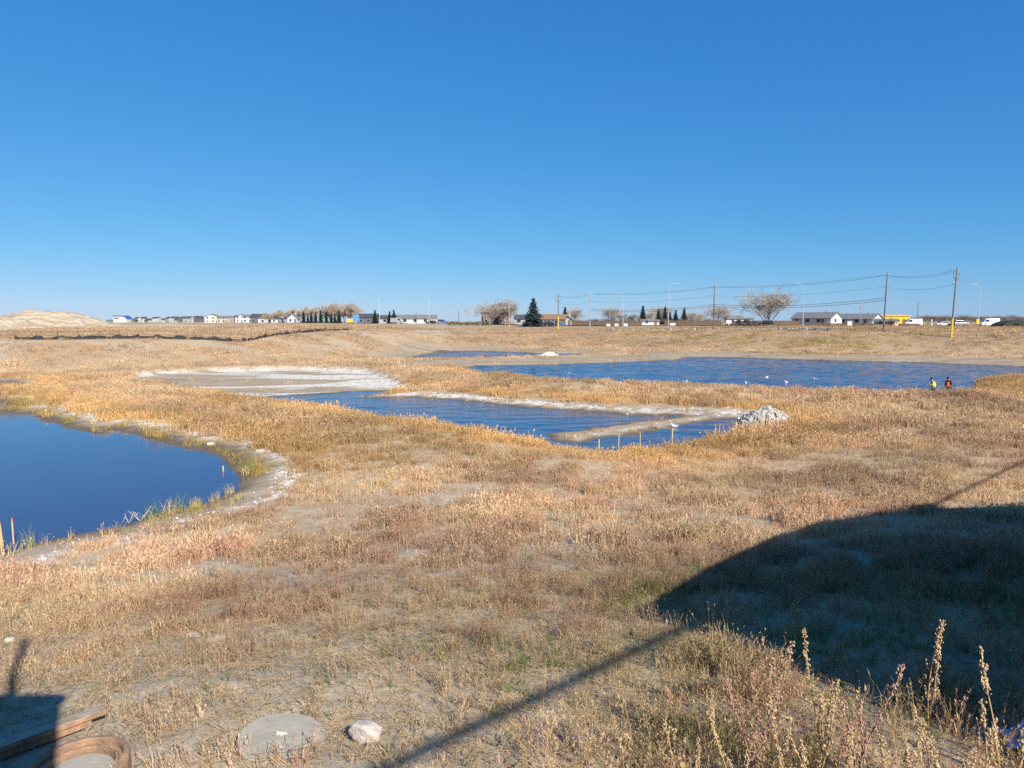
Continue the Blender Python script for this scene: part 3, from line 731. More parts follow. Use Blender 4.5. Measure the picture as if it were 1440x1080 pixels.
def site_cabin():
    k = 8.0; c = ghit(88, 979) + SUNV * (k / math.hypot(SUNV.x, SUNV.y)); x1, y, top = c.x, c.y, c.z
    g = hz(x1 - 1.5, y - 1); root = empty('site_cabin', (x1 - 1.6, y - 1.25, g)); tag(root, 'boxy steel site cabin with a vent pipe behind the viewpoint', 'cabin')
    mb = MB(); mb.box((0, 0, (top - g) / 2 + .1), (3.2, 2.5, top - g - .2)); mb.build('shell', M['container'], root, bevel=.03)
    r = MB(); r.box((0, 0, top - g - .05), (3.26, 2.56, .1)); r.build('roof', M['galv'], root)
    [MB().box((q_, 0, .06), (.2, 2.3, .3)).build('skid', M['wood_pole'], root) for q_ in (-1.2, 1.2)]
    d = MB(); d.box((.7, 1.262, 1.2), (.9, .03, 2.0)); d.build('door', M['greywall'], root)
    q = ghit(46, 897) + SUNV * 0; t = (c.y - q.y) / SUNV.y; q = q + SUNV * t
    q2 = ghit(30, 985); t = (c.y - q2.y) / SUNV.y; q2 = q2 + SUNV * t
    v = MB(); v.tube([(q2.x - root.location.x, -.0 + 1.1, top - g - .1), (q.x - root.location.x, 1.1, q.z - g)], .05, 10); v.build('vent_pipe', M['galv'], root)
site_cabin()

# ------------------------------------------------------------------ near things on the slope
def slope_frame(x, y):
    e = .25; dzx = (hz(x + e, y) - hz(x - e, y)) / (2 * e); dzy = (hz(x, y + e) - hz(x, y - e)) / (2 * e)
    return Vector((0, 0, 1)).rotation_difference(Vector((-dzx, -dzy, 1)).normalized()).to_euler()
def manhole_frame():
    p = ghit(108, 1104); root = empty('manhole_casting', (p.x, p.y, p.z + .02)); root.rotation_euler = slope_frame(p.x, p.y); root.location.z += .02
    tag(root, 'round rusty cast iron manhole ring lying beside a stacked rusty slab', 'manhole ring')
    MB().lathe([(.375, -.04), (.378, .10), (.370, .118), (.335, .122), (.328, .108), (.322, .070), (.300, .066), (.292, .085), (.275, .085), (.268, .02), (.262, -.04)], 72, close=True).rough(.004, 11).build('frame_ring', M['rust'], root, smooth=False)
    MB().lathe([(.02, .0), (.262, .0), (.262, .03), (.25, .036), (.02, .036)], 48).build('inner_plate', M['lid'], root)
manhole_frame()
def rusty_slab():
    a = ghit(150, 1019); b = ghit(-40, 1090); d = b - a; L = d.length + .5; mid = a + d.normalized() * L / 2
    root = empty('rusty_slab', mid + Vector((0, 0, .02))); root.rotation_euler = (R(-9), 0, 0)
    ang = math.atan2(d.y, d.x)
    q = slope_frame(mid.x, mid.y).to_matrix() @ Matrix.Rotation(ang, 3, 'Z'); root.rotation_euler = q.to_euler()
    tag(root, 'weathered flat iron slab with a rusty stepped edge leaning by the round frame', 'iron slab')
    s = 1 if (q @ Vector((0, 1, 0))).y > 0 else -1
    m = MB(); m.box((0, s * .06, .085), (L, .17, .045)); m.build('top_plate', [M['rust']], root, bevel=.008)
    t = MB(); t.box((0, s * .06, .1095), (L - .012, .15, .004)); t.build('worn_face', M['iron_top'], root)
    l = MB(); l.box((.06, s * .08, .03), (L - .12, .16, .065)); l.build('lower_flange', M['rust'], root, bevel=.01)
rusty_slab()
def concrete_lid():
    p = ghit(396, 1046); root = empty('manhole_cover', (p.x, p.y, p.z + .02)); root.rotation_euler = (Euler((R(6), R(4), 0)).to_matrix() @ slope_frame(p.x, p.y).to_matrix()).to_euler()
    tag(root, 'round grey concrete manhole lid with a pale paint spot', 'manhole lid')
    MB().lathe([(.02, -.03), (.355, -.03), (.362, -.02), (.362, .025), (.353, .038), (.02, .04)], 64).rough(.006, 9).build('disc', M['lid'], root)
    v = [(-.02 + .045 * (1 + .35 * math.sin(3 * t + 1)) * math.cos(t), .03 + .04 * (1 + .3 * math.cos(2 * t)) * math.sin(t), .0425) for t in [k * .3927 for k in range(16)]]
    MB().add(v, [list(range(16))]).build('paint_spot', M['paint_spot'], root)
concrete_lid()
def chunk(name, p, d, seed, m, label, cat, rot=(0, 0, 0), sub=3, amp=.22, group=None):
    bm = bmesh.new(); bmesh.ops.create_icosphere(bm, subdivisions=sub, radius=1)
    for v in bm.verts:
        n = v.co.normalized(); e = 2.6 / max(1e-6, (abs(n.x) ** 4 + abs(n.y) ** 4 + abs(n.z) ** 4)) ** .25 / 2.6
        k = e * (1 - amp / 2 + amp * float(fbm(np.array([n.x * 2 + seed]), np.array([n.y * 2 + n.z * 1.7]), seed, 3)[0]))
        v.co = Vector((n.x * d[0], n.y * d[1], n.z * d[2])) * k
    me = bpy.data.meshes.new(name); bm.to_mesh(me); bm.free(); me.materials.append(m)
    o = link(name, me); o.location = p; o.rotation_euler = rot
    if label: tag(o, label, cat, group)
    return o
p = ghit(514, 1044); chunk('stone_block', (p.x, p.y, p.z + .07), (.12, .085, .085), 3, M['pinkstone'], 'pinkish white broken stone block beside the concrete lid', 'stone', (R(-14), R(8), R(-20)), amp=.6)
p = ghit(14, 903); chunk('field_stone', (p.x, p.y, p.z + .02), (.06, .05, .04), 5, M['rock'], 'small pale field stone on the bare soil', 'stone')
for i, (a, b, s) in enumerate(((272, 895, .08), (303, 900, .09), (690, 760, .10), (545, 775, .06))):
    p = ghit(a, b); chunk('half_buried_stone', (p.x, p.y, p.z - .01), (s * 1.4, s, s * .6), 9 + i, M['rock'], 'grey stone half buried in the dry grass of the near slope', 'stone', (0, 0, i), group='half buried stones')
p = onz(297, 628); chunk('white_stone', (p[0], p[1], hz(*p) + .06), (.20, .14, .08), 21, M['saltrock'], 'pale white stone on the rim of the calm pond', 'stone')
p = ghit(1054, 609); chunk('shore_boulder', (p.x, p.y, p.z + .1), (.26, .22, .22), 22, M['rock'], 'small pale boulder by the stakes near the gravel heap', 'stone')
def litter_bag():
    p = ghit(1432, 1058); bm = bmesh.new(); bmesh.ops.create_grid(bm, x_segments=22, y_segments=22, size=.14)
    for v in bm.verts:
        x, y = v.co.x, v.co.y; n = float(fbm(np.array([x * 16]), np.array([y * 16]), 4, 3)[0]); n2 = float(vnoise(np.array([x * 34]), np.array([y * 34]), 2)[0])
        v.co.z = .02 + .20 * (n - .3) * math.exp(-(x * x + y * y) * 40) * 2 + .02 * n2; v.co.x += .05 * (n2 - .5); v.co.y += .05 * (n - .5)
    me = bpy.data.meshes.new('plastic_bag'); bm.to_mesh(me); bm.free(); me.materials.append(M['bag']); me.polygons.foreach_set('use_smooth', [True] * len(me.polygons))
    o = link('plastic_bag', me); o.location = (p.x, p.y, p.z + .03); o.rotation_euler = slope_frame(p.x, p.y)
    sm = o.modifiers.new('thick', 'SOLIDIFY'); sm.thickness = .002
    tag(o, 'crumpled bluish white plastic bag among the tall weeds', 'plastic bag')
litter_bag()

# tall weeds standing in the light, one by one
def weed_parts(seed, h, pink):
    r = random.Random(seed); st = MB(); sb = MB(); nst = r.choice((2, 3, 3, 4))
    for k in range(nst):
        a = r.uniform(0, 6.283); ln = r.uniform(.05, .32); hh = h * (1 if k == 0 else r.uniform(.5, .9)); bx, by = math.cos(a), math.sin(a); ph = r.uniform(0, 6)
        P = []
        for i in range(9):
            t = i / 8; P.append(Vector((bx * ln * hh * t ** 1.4 + .012 * math.sin(ph + 5 * t), by * ln * hh * t ** 1.4 + .012 * math.cos(ph + 4 * t), hh * t)))
        st.tube(P, [.0038 * (1 - .75 * i / 8) + .0008 for i in range(9)], 4, False)
        for q in range(int(13 * hh / .5)):
            t = r.uniform(.22, .98); i = min(7, int(t * 8)); p = P[i].lerp(P[i + 1], t * 8 - i); az = r.uniform(0, 6.283)
            L = hh * r.uniform(.05, .17) * (1.2 - t); d = Vector((math.cos(az) * .55, math.sin(az) * .55, 1)).normalized(); e = p + d * L + Vector((0, 0, .01))
            st.tube([p, p + d * L * .5 + Vector((math.cos(az) * .008, math.sin(az) * .008, 0)), e], [.0016, .0013, .0008], 3, False)
            for s_ in range(r.randint(3, 7)):
                c = p.lerp(e, r.uniform(.35, 1.05)) + Vector((r.gauss(0, .006), r.gauss(0, .006), r.gauss(0, .005))); z = r.uniform(.003, .0065)
                sb.add([c + Vector((z, 0, 0)), c + Vector((-z, 0, 0)), c + Vector((0, z, 0)), c + Vector((0, -z, 0)), c + Vector((0, 0, z * 1.5)), c + Vector((0, 0, -z * 1.3))],
                       [(0, 2, 4), (2, 1, 4), (1, 3, 4), (3, 0, 4), (2, 0, 5), (1, 2, 5), (3, 1, 5), (0, 3, 5)])
        for s_ in range(int(26 * hh / .5)):
            t = r.uniform(.72, 1); i = min(7, int(t * 8)); c = P[i].lerp(P[i + 1], t * 8 - i) + Vector((r.gauss(0, .006), r.gauss(0, .006), r.gauss(0, .006))); z = r.uniform(.003, .006)
            sb.add([c + Vector((z, 0, 0)), c + Vector((-z, 0, 0)), c + Vector((0, z, 0)), c + Vector((0, -z, 0)), c + Vector((0, 0, z * 1.5)), c + Vector((0, 0, -z * 1.3))],
                   [(0, 2, 4), (2, 1, 4), (1, 3, 4), (3, 0, 4), (2, 0, 5), (1, 2, 5), (3, 1, 5), (0, 3, 5)])
    return st.mesh('stem', M['weed_pink' if pink else 'weed_stem']), sb.mesh('seed_head', M['weed_pink' if pink and seed % 2 else 'weed_seed'])
WEED = [weed_parts(i, .62, i in (1, 4)) for i in range(7)]
weeds = [(1065, 905, 3.9, .55, 1), (1150, 955, 3.8, .5, 0), (1215, 930, 4.0, .62, 1), (1000, 960, 4.3, .45, 2), (1105, 985, 3.6, .5, 3), (1260, 980, 3.5, .5, 5), (1330, 985, 3.5, .58, 4), (1395, 1000, 3.3, .55, 0), (1312, 850, 4.9, .85, 2), (1412, 890, 4.1, .75, 6), (1438, 985, 3.2, .5, 3), (1180, 1010, 3.4, .45, 6), (1290, 1030, 3.2, .45, 2), (1040, 1010, 3.7, .45, 5), (950, 1010, 3.9, .4, 3), (880, 1020, 4.0, .36, 6), (1225, 1035, 3.3, .4, 1), (1085, 860, 4.6, .55, 4), (1370, 1040, 3.1, .45, 5), (1130, 1040, 3.4, .42, 0), (985, 1045, 3.7, .4, 2), (775, 1040, 4.1, .33, 3), (1160, 905, 4.3, .5, 5)]
for i, (a, b, Y, h, k) in enumerate(weeds):
    # the pixel names the plant's tip; its foot stands on the slope below it
    Y += .75; d = ray(a, b); x = d[0] / d[1] * Y; g = hz(x, Y); ht = max(.3, min(.95, CAMZ + d[2] / d[1] * Y - g)); rt = empty('tall_weed', (x, Y, g - .01), i * 1.3)
    s = ht / .62; rt.scale = (s, s, s)
    link('stem', WEED[k][0], rt); link('seed_head', WEED[k][1], rt)['kind'] = 'stuff'
    pk = k in (1, 4)
    size = 'hip-high tall' if ht > .8 else 'thigh-high' if ht > .6 else 'knee-high' if ht > .42 else 'short'
    tag(rt, size + (' reddish pink dry weed in the sunlit corner of the slope' if pk else ' straw coloured dry weed with seed heads beside the large shadow'), 'weed', size + (' reddish weeds' if pk else ' straw coloured weeds'))
# reeds at the calm pond's edge
def reed(px, py, n, h, green, label):
    p = onz(px, py); r = random.Random(px); mb = MB(); me = plant_mesh('reed_blades', tuft(px, n, h * .5, h, .22, .022, .7, 0, 4), GREEN if green else STRAW)
    o = link('reed_clump', me); o.location = (p[0], p[1], max(-.02, hz(*p) - .02)); tag(o, label, 'reeds')
GREEN = simple('reed_green', (.19, .23, .075), .8); STRAW = simple('reed_straw', (.50, .37, .15), .8)
reed(38, 770, 26, .75, True, 'green reed clump behind the two orange-topped stakes')
reed(214, 726, 22, .7, True, 'green reed clump beside the twiggy stems in the pond')
reed(240, 722, 30, .6, False, 'straw coloured reed clump on the near shore of the calm pond')
reed(252, 718, 24, .75, True, 'blue green reed clump leaning over the calm pond')
reed(275, 712, 44, .42, False, 'golden rounded sedge clump on the near shore')
reed(302, 704, 24, .5, False, 'thin straw sedge clump between golden clump and pond tip')
reed(322, 694, 40, .48, False, 'dense golden sedge clump by the pond tip')
reed(345, 668, 46, .5, False, 'broad golden sedge clump at the very tip of the pond')
reed(350, 660, 26, .5, True, 'green sedge clump at the tip of the calm pond')
def dead_stalk(px, py, seed, label):
    p = onz(px, py); r = random.Random(seed); mb = MB()
    for k in range(5):
        a = r.uniform(0, 6.28); L = r.uniform(.3, .6); q = Vector((0, 0, .05))
        e = Vector((math.cos(a) * L * .7, math.sin(a) * L * .7, L * .9)); mb.tube([q, e, e + Vector((math.cos(a) * .15, math.sin(a) * .15, -.12))], [.012, .009, .004], 4)
    o = mb.build('dead_stalk', M['twig']); o.location = (p[0], p[1], -.05); tag(o, label, 'dead stalk')
dead_stalk(181, 736, 4, 'bare grey bent stalk rising from the pond edge'); dead_stalk(197, 733, 9, 'bare grey drooping stalk next to the green reeds')
# tussocks on the muddy spit
for i, (a, b, n, h) in enumerate(((814, 613, 60, .4), (892, 604, 26, .5), (920, 600, 34, .5), (854, 606, 18, .35), (874, 606, 12, .2))):
    p = onz(a, b, .15); me = plant_mesh('blades', tuft(700 + i, n, h * .4, h, .30 if i else .75, .03, .5, 0, 3), STRAW)
    o = link('spit_tussock', me); o['kind'] = 'stuff'; o.location = (p[0], p[1], hz(*p) - .02)
    tag(o, ('wide low pale grass tussock at the tip of the muddy spit', 'pale grass tussock in the middle of the muddy spit', 'bushy pale grass tussock near the root of the spit', 'small pale tussock behind the wide low tussock', 'tiny pale tuft beside the middle tussock')[i], 'grass tussock')

# ------------------------------------------------------------------ survey stakes
stakes = [(842, 612, 641, 0, 'first wooden stake standing in the water off the spit tip'), (870, 611.5, 639, 1, 'second wooden stake from the spit tip, at the pond edge'), (900, 608.5, 635.5, 1, 'third wooden stake from the spit tip, at the pond edge'), (945, 602, 627, 0, 'fourth wooden stake from the spit tip, opposite the white bird'),
          (1006, 596, 617, 0, 'left wooden stake of the close pair by the narrow inlet'), (1011, 595.4, 616, 1, 'right wooden stake of the close pair by the narrow inlet'), (1034.6, 592.5, 613.5, 0, 'wooden stake beside the small pale boulder'),
          (1063, 588, 606, 0, 'wooden stake in front of the left foot of the gravel heap'), (1080, 585, 604.5, -1, 'wooden stake in front of the middle of the gravel heap'), (1094, 592, 604.5, 0, 'short wooden stake in front of the right side of the gravel heap'),
          (4, 729, 780, 4, 'thick orange-topped stake nearer the salt crust by the calm pond'), (20, 727, 770, 3, 'thinner orange-topped stake at the edge of the calm pond'),
          (311, 602, 618, 0, 'lone slim stake in the grass above the salt crust'), (314, 649, 663, -2, 'leaning stake standing in the calm pond near its tip'), (18, 542, 554, 0, 'small stake on the neck of land by the brown pool'),
          (454, 509, 523, 0, 'tall yellowish stake at the back of the white mudflat'), (467, 511, 522.5, 14, 'leaning yellowish stake at the back of the white mudflat'), (481.6, 509, 519, 0, 'upright stake right of the leaning one behind the mudflat'), (1237, 547, 555, 0, 'short pinkish marker post on the berm by the choppy pond'), (53, 517.5, 523, 0, 'tiny pale stake at the foot of the far left bank')]
for i, (a, t, b, tilt, lab) in enumerate(stakes):
    p = ghit(a, b) if a not in (842, 314) else Vector((*onz(a, b), -.2)); Y = p.y; h = (b - t) / 1000 * Y * 1.02; wd = .05 if Y < 30 else .055
    if a == 4: wd = .085
    rt = empty('survey_stake', p); rt.rotation_euler = (0, R(tilt), .4 + i)
    orange = a in (4, 20, 1237)
    MB().prism([(-wd / 2, 0), (wd / 2, 0), (wd / 2, h * (.9 if orange else .98)), (-wd / 2, h * (.9 if orange else .98))], 'y', -wd / 2.6, wd / 2.6).build('shaft', M['stake'], rt)
    hh = h * (.9 if orange else .98)
    MB().add([(-wd / 2, -wd / 2.6, hh), (wd / 2, -wd / 2.6, hh), (wd / 2, wd / 2.6, hh), (-wd / 2, wd / 2.6, hh), (-wd * .4, -wd * .3, h), (wd * .4, -wd * .3, h), (wd * .4, wd * .3, h), (-wd * .4, wd * .3, h)], [(0, 1, 5, 4), (1, 2, 6, 5), (2, 3, 7, 6), (3, 0, 4, 7), (4, 5, 6, 7), (3, 2, 1, 0)]).build('painted_top' if orange else 'cut_top', M['stake_top' if orange else 'stake'], rt)
    tag(rt, lab, 'stake', 'survey stakes')

# ------------------------------------------------------------------ gravel heap and rock heap
def heap(name, px0, px1, py0, py1, m, label, seed, stones, depth=.8, base_z=None):
    Y = onz((px0 + px1) / 2, py1, .15)[1]; wd = (px1 - px0) / 1000 * Y; ht = (py1 - py0) / 1000 * Y * .88; cx = atx((px0 + px1) / 2, Y); cy = Y + wd * depth * .3
    N = 72; vs = []; fs = []
    u = np.linspace(-1, 1, N); U, V = np.meshgrid(u, u); rr = np.hypot(U, V)
    nn = fbm(U * 2.2 + seed, V * 2.2, seed, 4); n3 = fbm(U * 7 + seed, V * 7, seed + 3, 3)
    rid = 1 - np.abs(2 * fbm(U * 3.2 + seed * 2, V * 1.5, seed + 6, 3) - 1)
    Z = np.clip(1 - (rr * (1 + .5 * (nn - .5))) ** 1.5, -.15, 1) ** 1 if False else np.clip(1.04 - (rr * (1.0 + .55 * (nn - .5))) ** 1.35, -.2, 1)
    Z = Z * (1 + .35 * (nn - .5)) - .16 * sst(.84, .97, rid) * (Z > .1) + (n3 - .5) * .11
    Zg = height(cx + U * wd / 2, cy + V * wd * depth / 2)
    gz = hz(cx, cy) if base_z is None else base_z
    Zw = np.maximum(gz, 0) + Z * ht; Zw = np.minimum(Zw, Zw)
    for j in range(N):
        for i in range(N): vs.append((U[j, i] * wd / 2, V[j, i] * wd * depth / 2, Zw[j, i] - gz if Z[j, i] > -.1 else Zg[j, i] - gz - .3))
    for j in range(N - 1):
        for i in range(N - 1): fs.append((j * N + i, j * N + i + 1, (j + 1) * N + i + 1, (j + 1) * N + i))
    rt = empty(name, (cx, cy, gz)); o = MB().add(vs, fs).build('mound', m, rt, smooth=False)
    k = rng.integers(0, N * N, stones); P = np.array(vs)[k]; P = P[P[:, 2] > .02]
    scatter('loose_stones', P, np.clip(rng.lognormal(-2.9, .5, len(P)), .02, .16) * (wd / 4), np.ones((len(P), 3)), stoneC if m is M['gravel'] else whiteC, None, None, 4, .6, np.ones(len(P)), parent=rt)
    tag(rt, label, 'heap')
heap('gravel_heap', 1044, 1136, 571, 600, M['gravel'], 'grey heap of dumped gravel at the end of the narrow inlet', 3, 900)
heap('rock_heap', 758, 788, 493, 500, M['saltrock'], 'pale heap of rocks on the dike by the small far pond', 8, 120, .7)
def dirt_mound(name, cx, cy, wx, wy, ht, seed, label):
    N = 90; u = np.linspace(-1, 1, N); U, V = np.meshgrid(u, u); rr = np.hypot(U, V)
    nn = fbm(U * 2.5 + seed, V * 2.5, seed, 4); gul = fbm(U * 16 + seed + V * 3, V * 4, seed + 2, 4)
    Z = sst(1.0, .12, rr * (1 + .5 * (nn - .5))) ** .8 * (1 + .35 * (fbm(U * 3, V * 3, seed + 4, 3) - .5)) + (gul - .5) * .24 * sst(1, .7, rr)
    X = cx + U * wx; Y = cy + V * wy; G = height(X, Y); vs = np.stack([U * wx, V * wy, G + Z * ht - .35 * (rr > .93)], -1)
    g0 = hz(cx, cy); vs[..., 2] -= g0; vs = vs.reshape(-1, 3)
    fs = [(j * N + i, j * N + i + 1, (j + 1) * N + i + 1, (j + 1) * N + i) for j in range(N - 1) for i in range(N - 1)]
    o = MB().add([tuple(v) for v in vs], fs).build(name, M['moundsoil'], smooth=True); o.location = (cx, cy, g0); tag(o, label, 'dirt mound')
dirt_mound('dirt_mound', atx(62, 165), 165, 20, 18, 3.6, 5, 'large pale eroded dirt mound behind the wire fence')
dirt_mound('dirt_mound', atx(-20, 150), 150, 15, 11, 2.4, 9, 'lower dirt mound in front of the large mound')
dirt_mound('dirt_mound', atx(215, 185), 185, 24, 14, .8, 13, 'long low graded bank of pale dirt behind the black silt fence')

# ------------------------------------------------------------------ gulls on the water
def gull_meshes():
    b = MB(); b.tube([(-.22, 0, .09), (-.15, 0, .08), (-.02, 0, .07), (.10, 0, .085), (.16, 0, .12), (.185, 0, .17), (.20, 0, .205), (.235, 0, .215), (.262, 0, .205)], [.012, .045, .085, .085, .055, .034, .040, .036, .012], 10)
    body = b.mesh('body', M['gull_white'], True)
    wg = MB()
    for s in (-1, 1): wg.tube([(.08, s * .07, .11), (-.04, s * .088, .12), (-.16, s * .05, .12), (-.27, s * .012, .13)], [.015, .036, .028, .006], 6)
    k = MB(); k.tube([(.258, 0, .207), (.30, 0, .197)], [.010, .003], 6)
    return body, wg.mesh('wings', M['gull_grey'], True), k.mesh('beak', M['beak'])
GB, GW, GK = gull_meshes()
for i, (a, b, lab) in enumerate(((801, 526, 'white gull floating alone on the western half of the wide pond'), (965, 537, None), (1049, 539, None), (1078, 531, None), (1106, 538, None), (1147, 534, None), (1052, 549, 'white gull floating close under the near grass berm of the wide pond'), (949, 601, 'white gull resting at the shore of the spit'))):
    p = onz(a, b); z = -.03 if i < 7 else max(-.02, hz(*p)); rt = empty('gull', (p[0], p[1], z), random.uniform(0, 6.28)); sc = 1.0; rt.scale = (sc, sc, sc)
    link('body', GB, rt); link('wings', GW, rt); link('beak', GK, rt)
    tag(rt, lab or 'white gull floating in the open middle of the wide pond', 'gull', 'gulls on the water')

# ------------------------------------------------------------------ two people in safety vests by the wide pond
def skinned(name, J, E, m, parent, root=0, sub=2):
    me = bpy.data.meshes.new(name); me.from_pydata([j[:3] for j in J], E, []); me.materials.append(m)
    o = link(name, me, parent); md = o.modifiers.new('skin', 'SKIN'); md.use_smooth_shade = True
    sk = me.skin_vertices[0].data if me.skin_vertices else None
    if sk is None:
        bm = bmesh.new(); bm.from_mesh(me); bm.verts.layers.skin.verify(); bm.to_mesh(me); bm.free(); sk = me.skin_vertices[0].data
    for i, j in enumerate(J): sk[i].radius = (j[3], j[4] if len(j) > 4 else j[3]); sk[i].use_root = (i == root)
    s = o.modifiers.new('sub', 'SUBSURF'); s.levels = sub; s.render_levels = sub
    return o
def person(px, Y, rz, lean, armL, armR, vest, label, hat, jacket):
    x = atx(px, Y); g = hz(x, Y); rt = empty('person', (x, Y, max(g, -.05)), rz)   # faces +x before turning
    f = lambda z, k=0: lean * max(0, z - .95) * 1.0 + k
    S = [(0, 0, .95, .13, .17), (f(1.1), 0, 1.12, .115, .16), (f(1.3), 0, 1.30, .125, .18), (f(1.44), 0, 1.44, .07, .10), (f(1.5), 0, 1.50, .052), (f(1.56, .02), 0, 1.555, .06), (f(1.63, .04), 0, 1.64, .092, .082), (f(1.7, .03), 0, 1.735, .062, .058)]
    J = list(S); E = [(i, i + 1) for i in range(7)]
    for s, arm in ((1, armL), (-1, armR)):
        b = len(J); J += [(f(1.40), s * .19, 1.40, .058), (*arm[0], .046), (*arm[1], .032), (*arm[2], .036)]; E += [(3, b), (b, b + 1), (b + 1, b + 2), (b + 2, b + 3)]
        hp = Vector(arm[2]); d = (hp - Vector(arm[1])).normalized(); sd = d.cross(Vector((0, 0, 1))).normalized() if abs(d.z) < .95 else Vector((0, 1, 0))
        for k, (o_, L) in enumerate(((-.028, .065), (-.01, .08), (.01, .075), (.027, .06))):
            q = len(J); m1 = hp + sd * o_ + d * .045; J += [(*m1, .009), (*(m1 + d * L * .5 - Vector((0, 0, .01))), .0085), (*(m1 + d * L - Vector((0, 0, .035))), .007)]; E += [(b + 3, q), (q, q + 1), (q + 1, q + 2)]
        q = len(J); t1 = hp - sd * .04 + d * .01; J += [(*t1, .011), (*(t1 + d * .04 + Vector((0, 0, .015))), .009)]; E += [(b + 3, q), (q, q + 1)]
    for s in (1, -1):
        b = len(J); J += [(.0, s * .095, .86, .092), (.03, s * .10, .48, .062), (-.01, s * .105, .09, .045), (.10, s * .115, .035, .04)]; E += [(0, b), (b, b + 1), (b + 1, b + 2), (b + 2, b + 3)]
    skinned('body', J, E, M['skin'], rt)
    # clothes follow the same joints a little larger
    T = [(0, 0, .90, .15, .195)] + [(a, b_, c, r1 + .02, (rest[0] if rest else r1) + .022) for a, b_, c, r1, *rest in S[1:4]]
    JE = [(0, 1), (1, 2), (2, 3)]; Jk = list(T)
    for s, arm in ((1, armL), (-1, armR)):
        b = len(Jk); Jk += [(f(1.40), s * .19, 1.40, .075), (*arm[0], .062), (*arm[1], .047)]; JE += [(3, b), (b, b + 1), (b + 1, b + 2)]
    skinned('jacket', Jk, JE, M[jacket], rt)
    v = skinned('safety_vest', [(0, 0, .93, .172, .215), (f(1.12), 0, 1.12, .155, .205), (f(1.3), 0, 1.30, .165, .225), (f(1.42), 0, 1.42, .11, .15)], [(0, 1), (1, 2), (2, 3)], M[vest], rt)
    st = MB(); st.lathe([(.186, -.025), (.190, 0), (.186, .025)], 20, c=(0, 0, 0)); so = st.build('reflective_band', M['reflective'], v); so.location = (f(1.08), 0, 1.08); so.scale = (.9, 1.18, 1)
    L = [(0, 0, .93, .145, .185)]; LE = []
    for s in (1, -1):
        b = len(L); L += [(.0, s * .095, .84, .105), (.03, s * .10, .48, .078), (0, s * .105, .12, .062)]; LE += [(0, b), (b, b + 1), (b + 1, b + 2)]
    skinned('trousers', L, LE, M['trousers'], rt)
    hd = Vector((f(1.66, .035), 0, 1.675))
    cap = MB(); cap.lathe([(.118, -.005), (.120, .02), (.112, .06), (.085, .10), (.04, .122), (.01, .126)], 20); c = cap.build(hat, M['hat_dark'], rt, True); c.location = hd; c.rotation_euler = (0, R(14 if lean < .2 else 28), 0)
    br = MB(); br.box((.13, 0, .0), (.10, .15, .012)); br.build('brim', M['hat_dark'], c)
    for s in (-1, 1): MB().box((.098, s * .033, -.02), (.012, .022, .010)).build('eye', M['black'], rt).location = hd
    nb = MB(); nb.add([(.085, -.014, -.075), (.085, .014, -.075), (.122, 0, -.068), (.094, 0, -.025)], [(0, 1, 2), (0, 2, 3), (1, 3, 2), (0, 3, 1)]); nb.build('nose', M['skin'], rt).location = hd
    mo = MB(); mo.box((.088, 0, -.105), (.012, .045, .009)); mo.build('mouth', M['weed_pink'], rt).location = hd
    for s in (-1, 1): MB().box((0, s * .09, -.04), (.035, .016, .055)).build('ear', M['skin'], rt, bevel=.006).location = hd
    tag(rt, label, 'person'); return rt
P1 = person(1318, 60.2, R(168), .22, [(.16, .25, 1.14), (.34, .12, 1.16), (.40, .10, 1.18)], [(.14, -.25, 1.14), (.32, -.12, 1.14), (.38, -.10, 1.16)], 'vest_yellow', 'person in a yellow safety vest and dark cap reading a white sheet', 'cap', 'vest_yellow')
ma = Matrix.Rotation(P1.rotation_euler.z, 3, 'Z'); q = P1.location + ma @ Vector((.47, 0, 1.25))
sh = MB().box((0, 0, 0), (.006, .30, .40)).build('paper_sheet', M['paper']); sh.location = q; sh.rotation_euler = (0, R(-38), P1.rotation_euler.z); tag(sh, 'white sheet of paper held by the person in yellow', 'paper')
person(1339, 59.8, R(205), .12, [(.05, .27, 1.12), (.24, .20, 1.02), (.30, .16, 1.00)], [(.02, -.28, 1.10), (.16, -.26, .92), (.20, -.24, .86)], 'vest_orange', 'person in an orange vest over a black jacket looking down', 'hood_cap', 'jacket_dark')

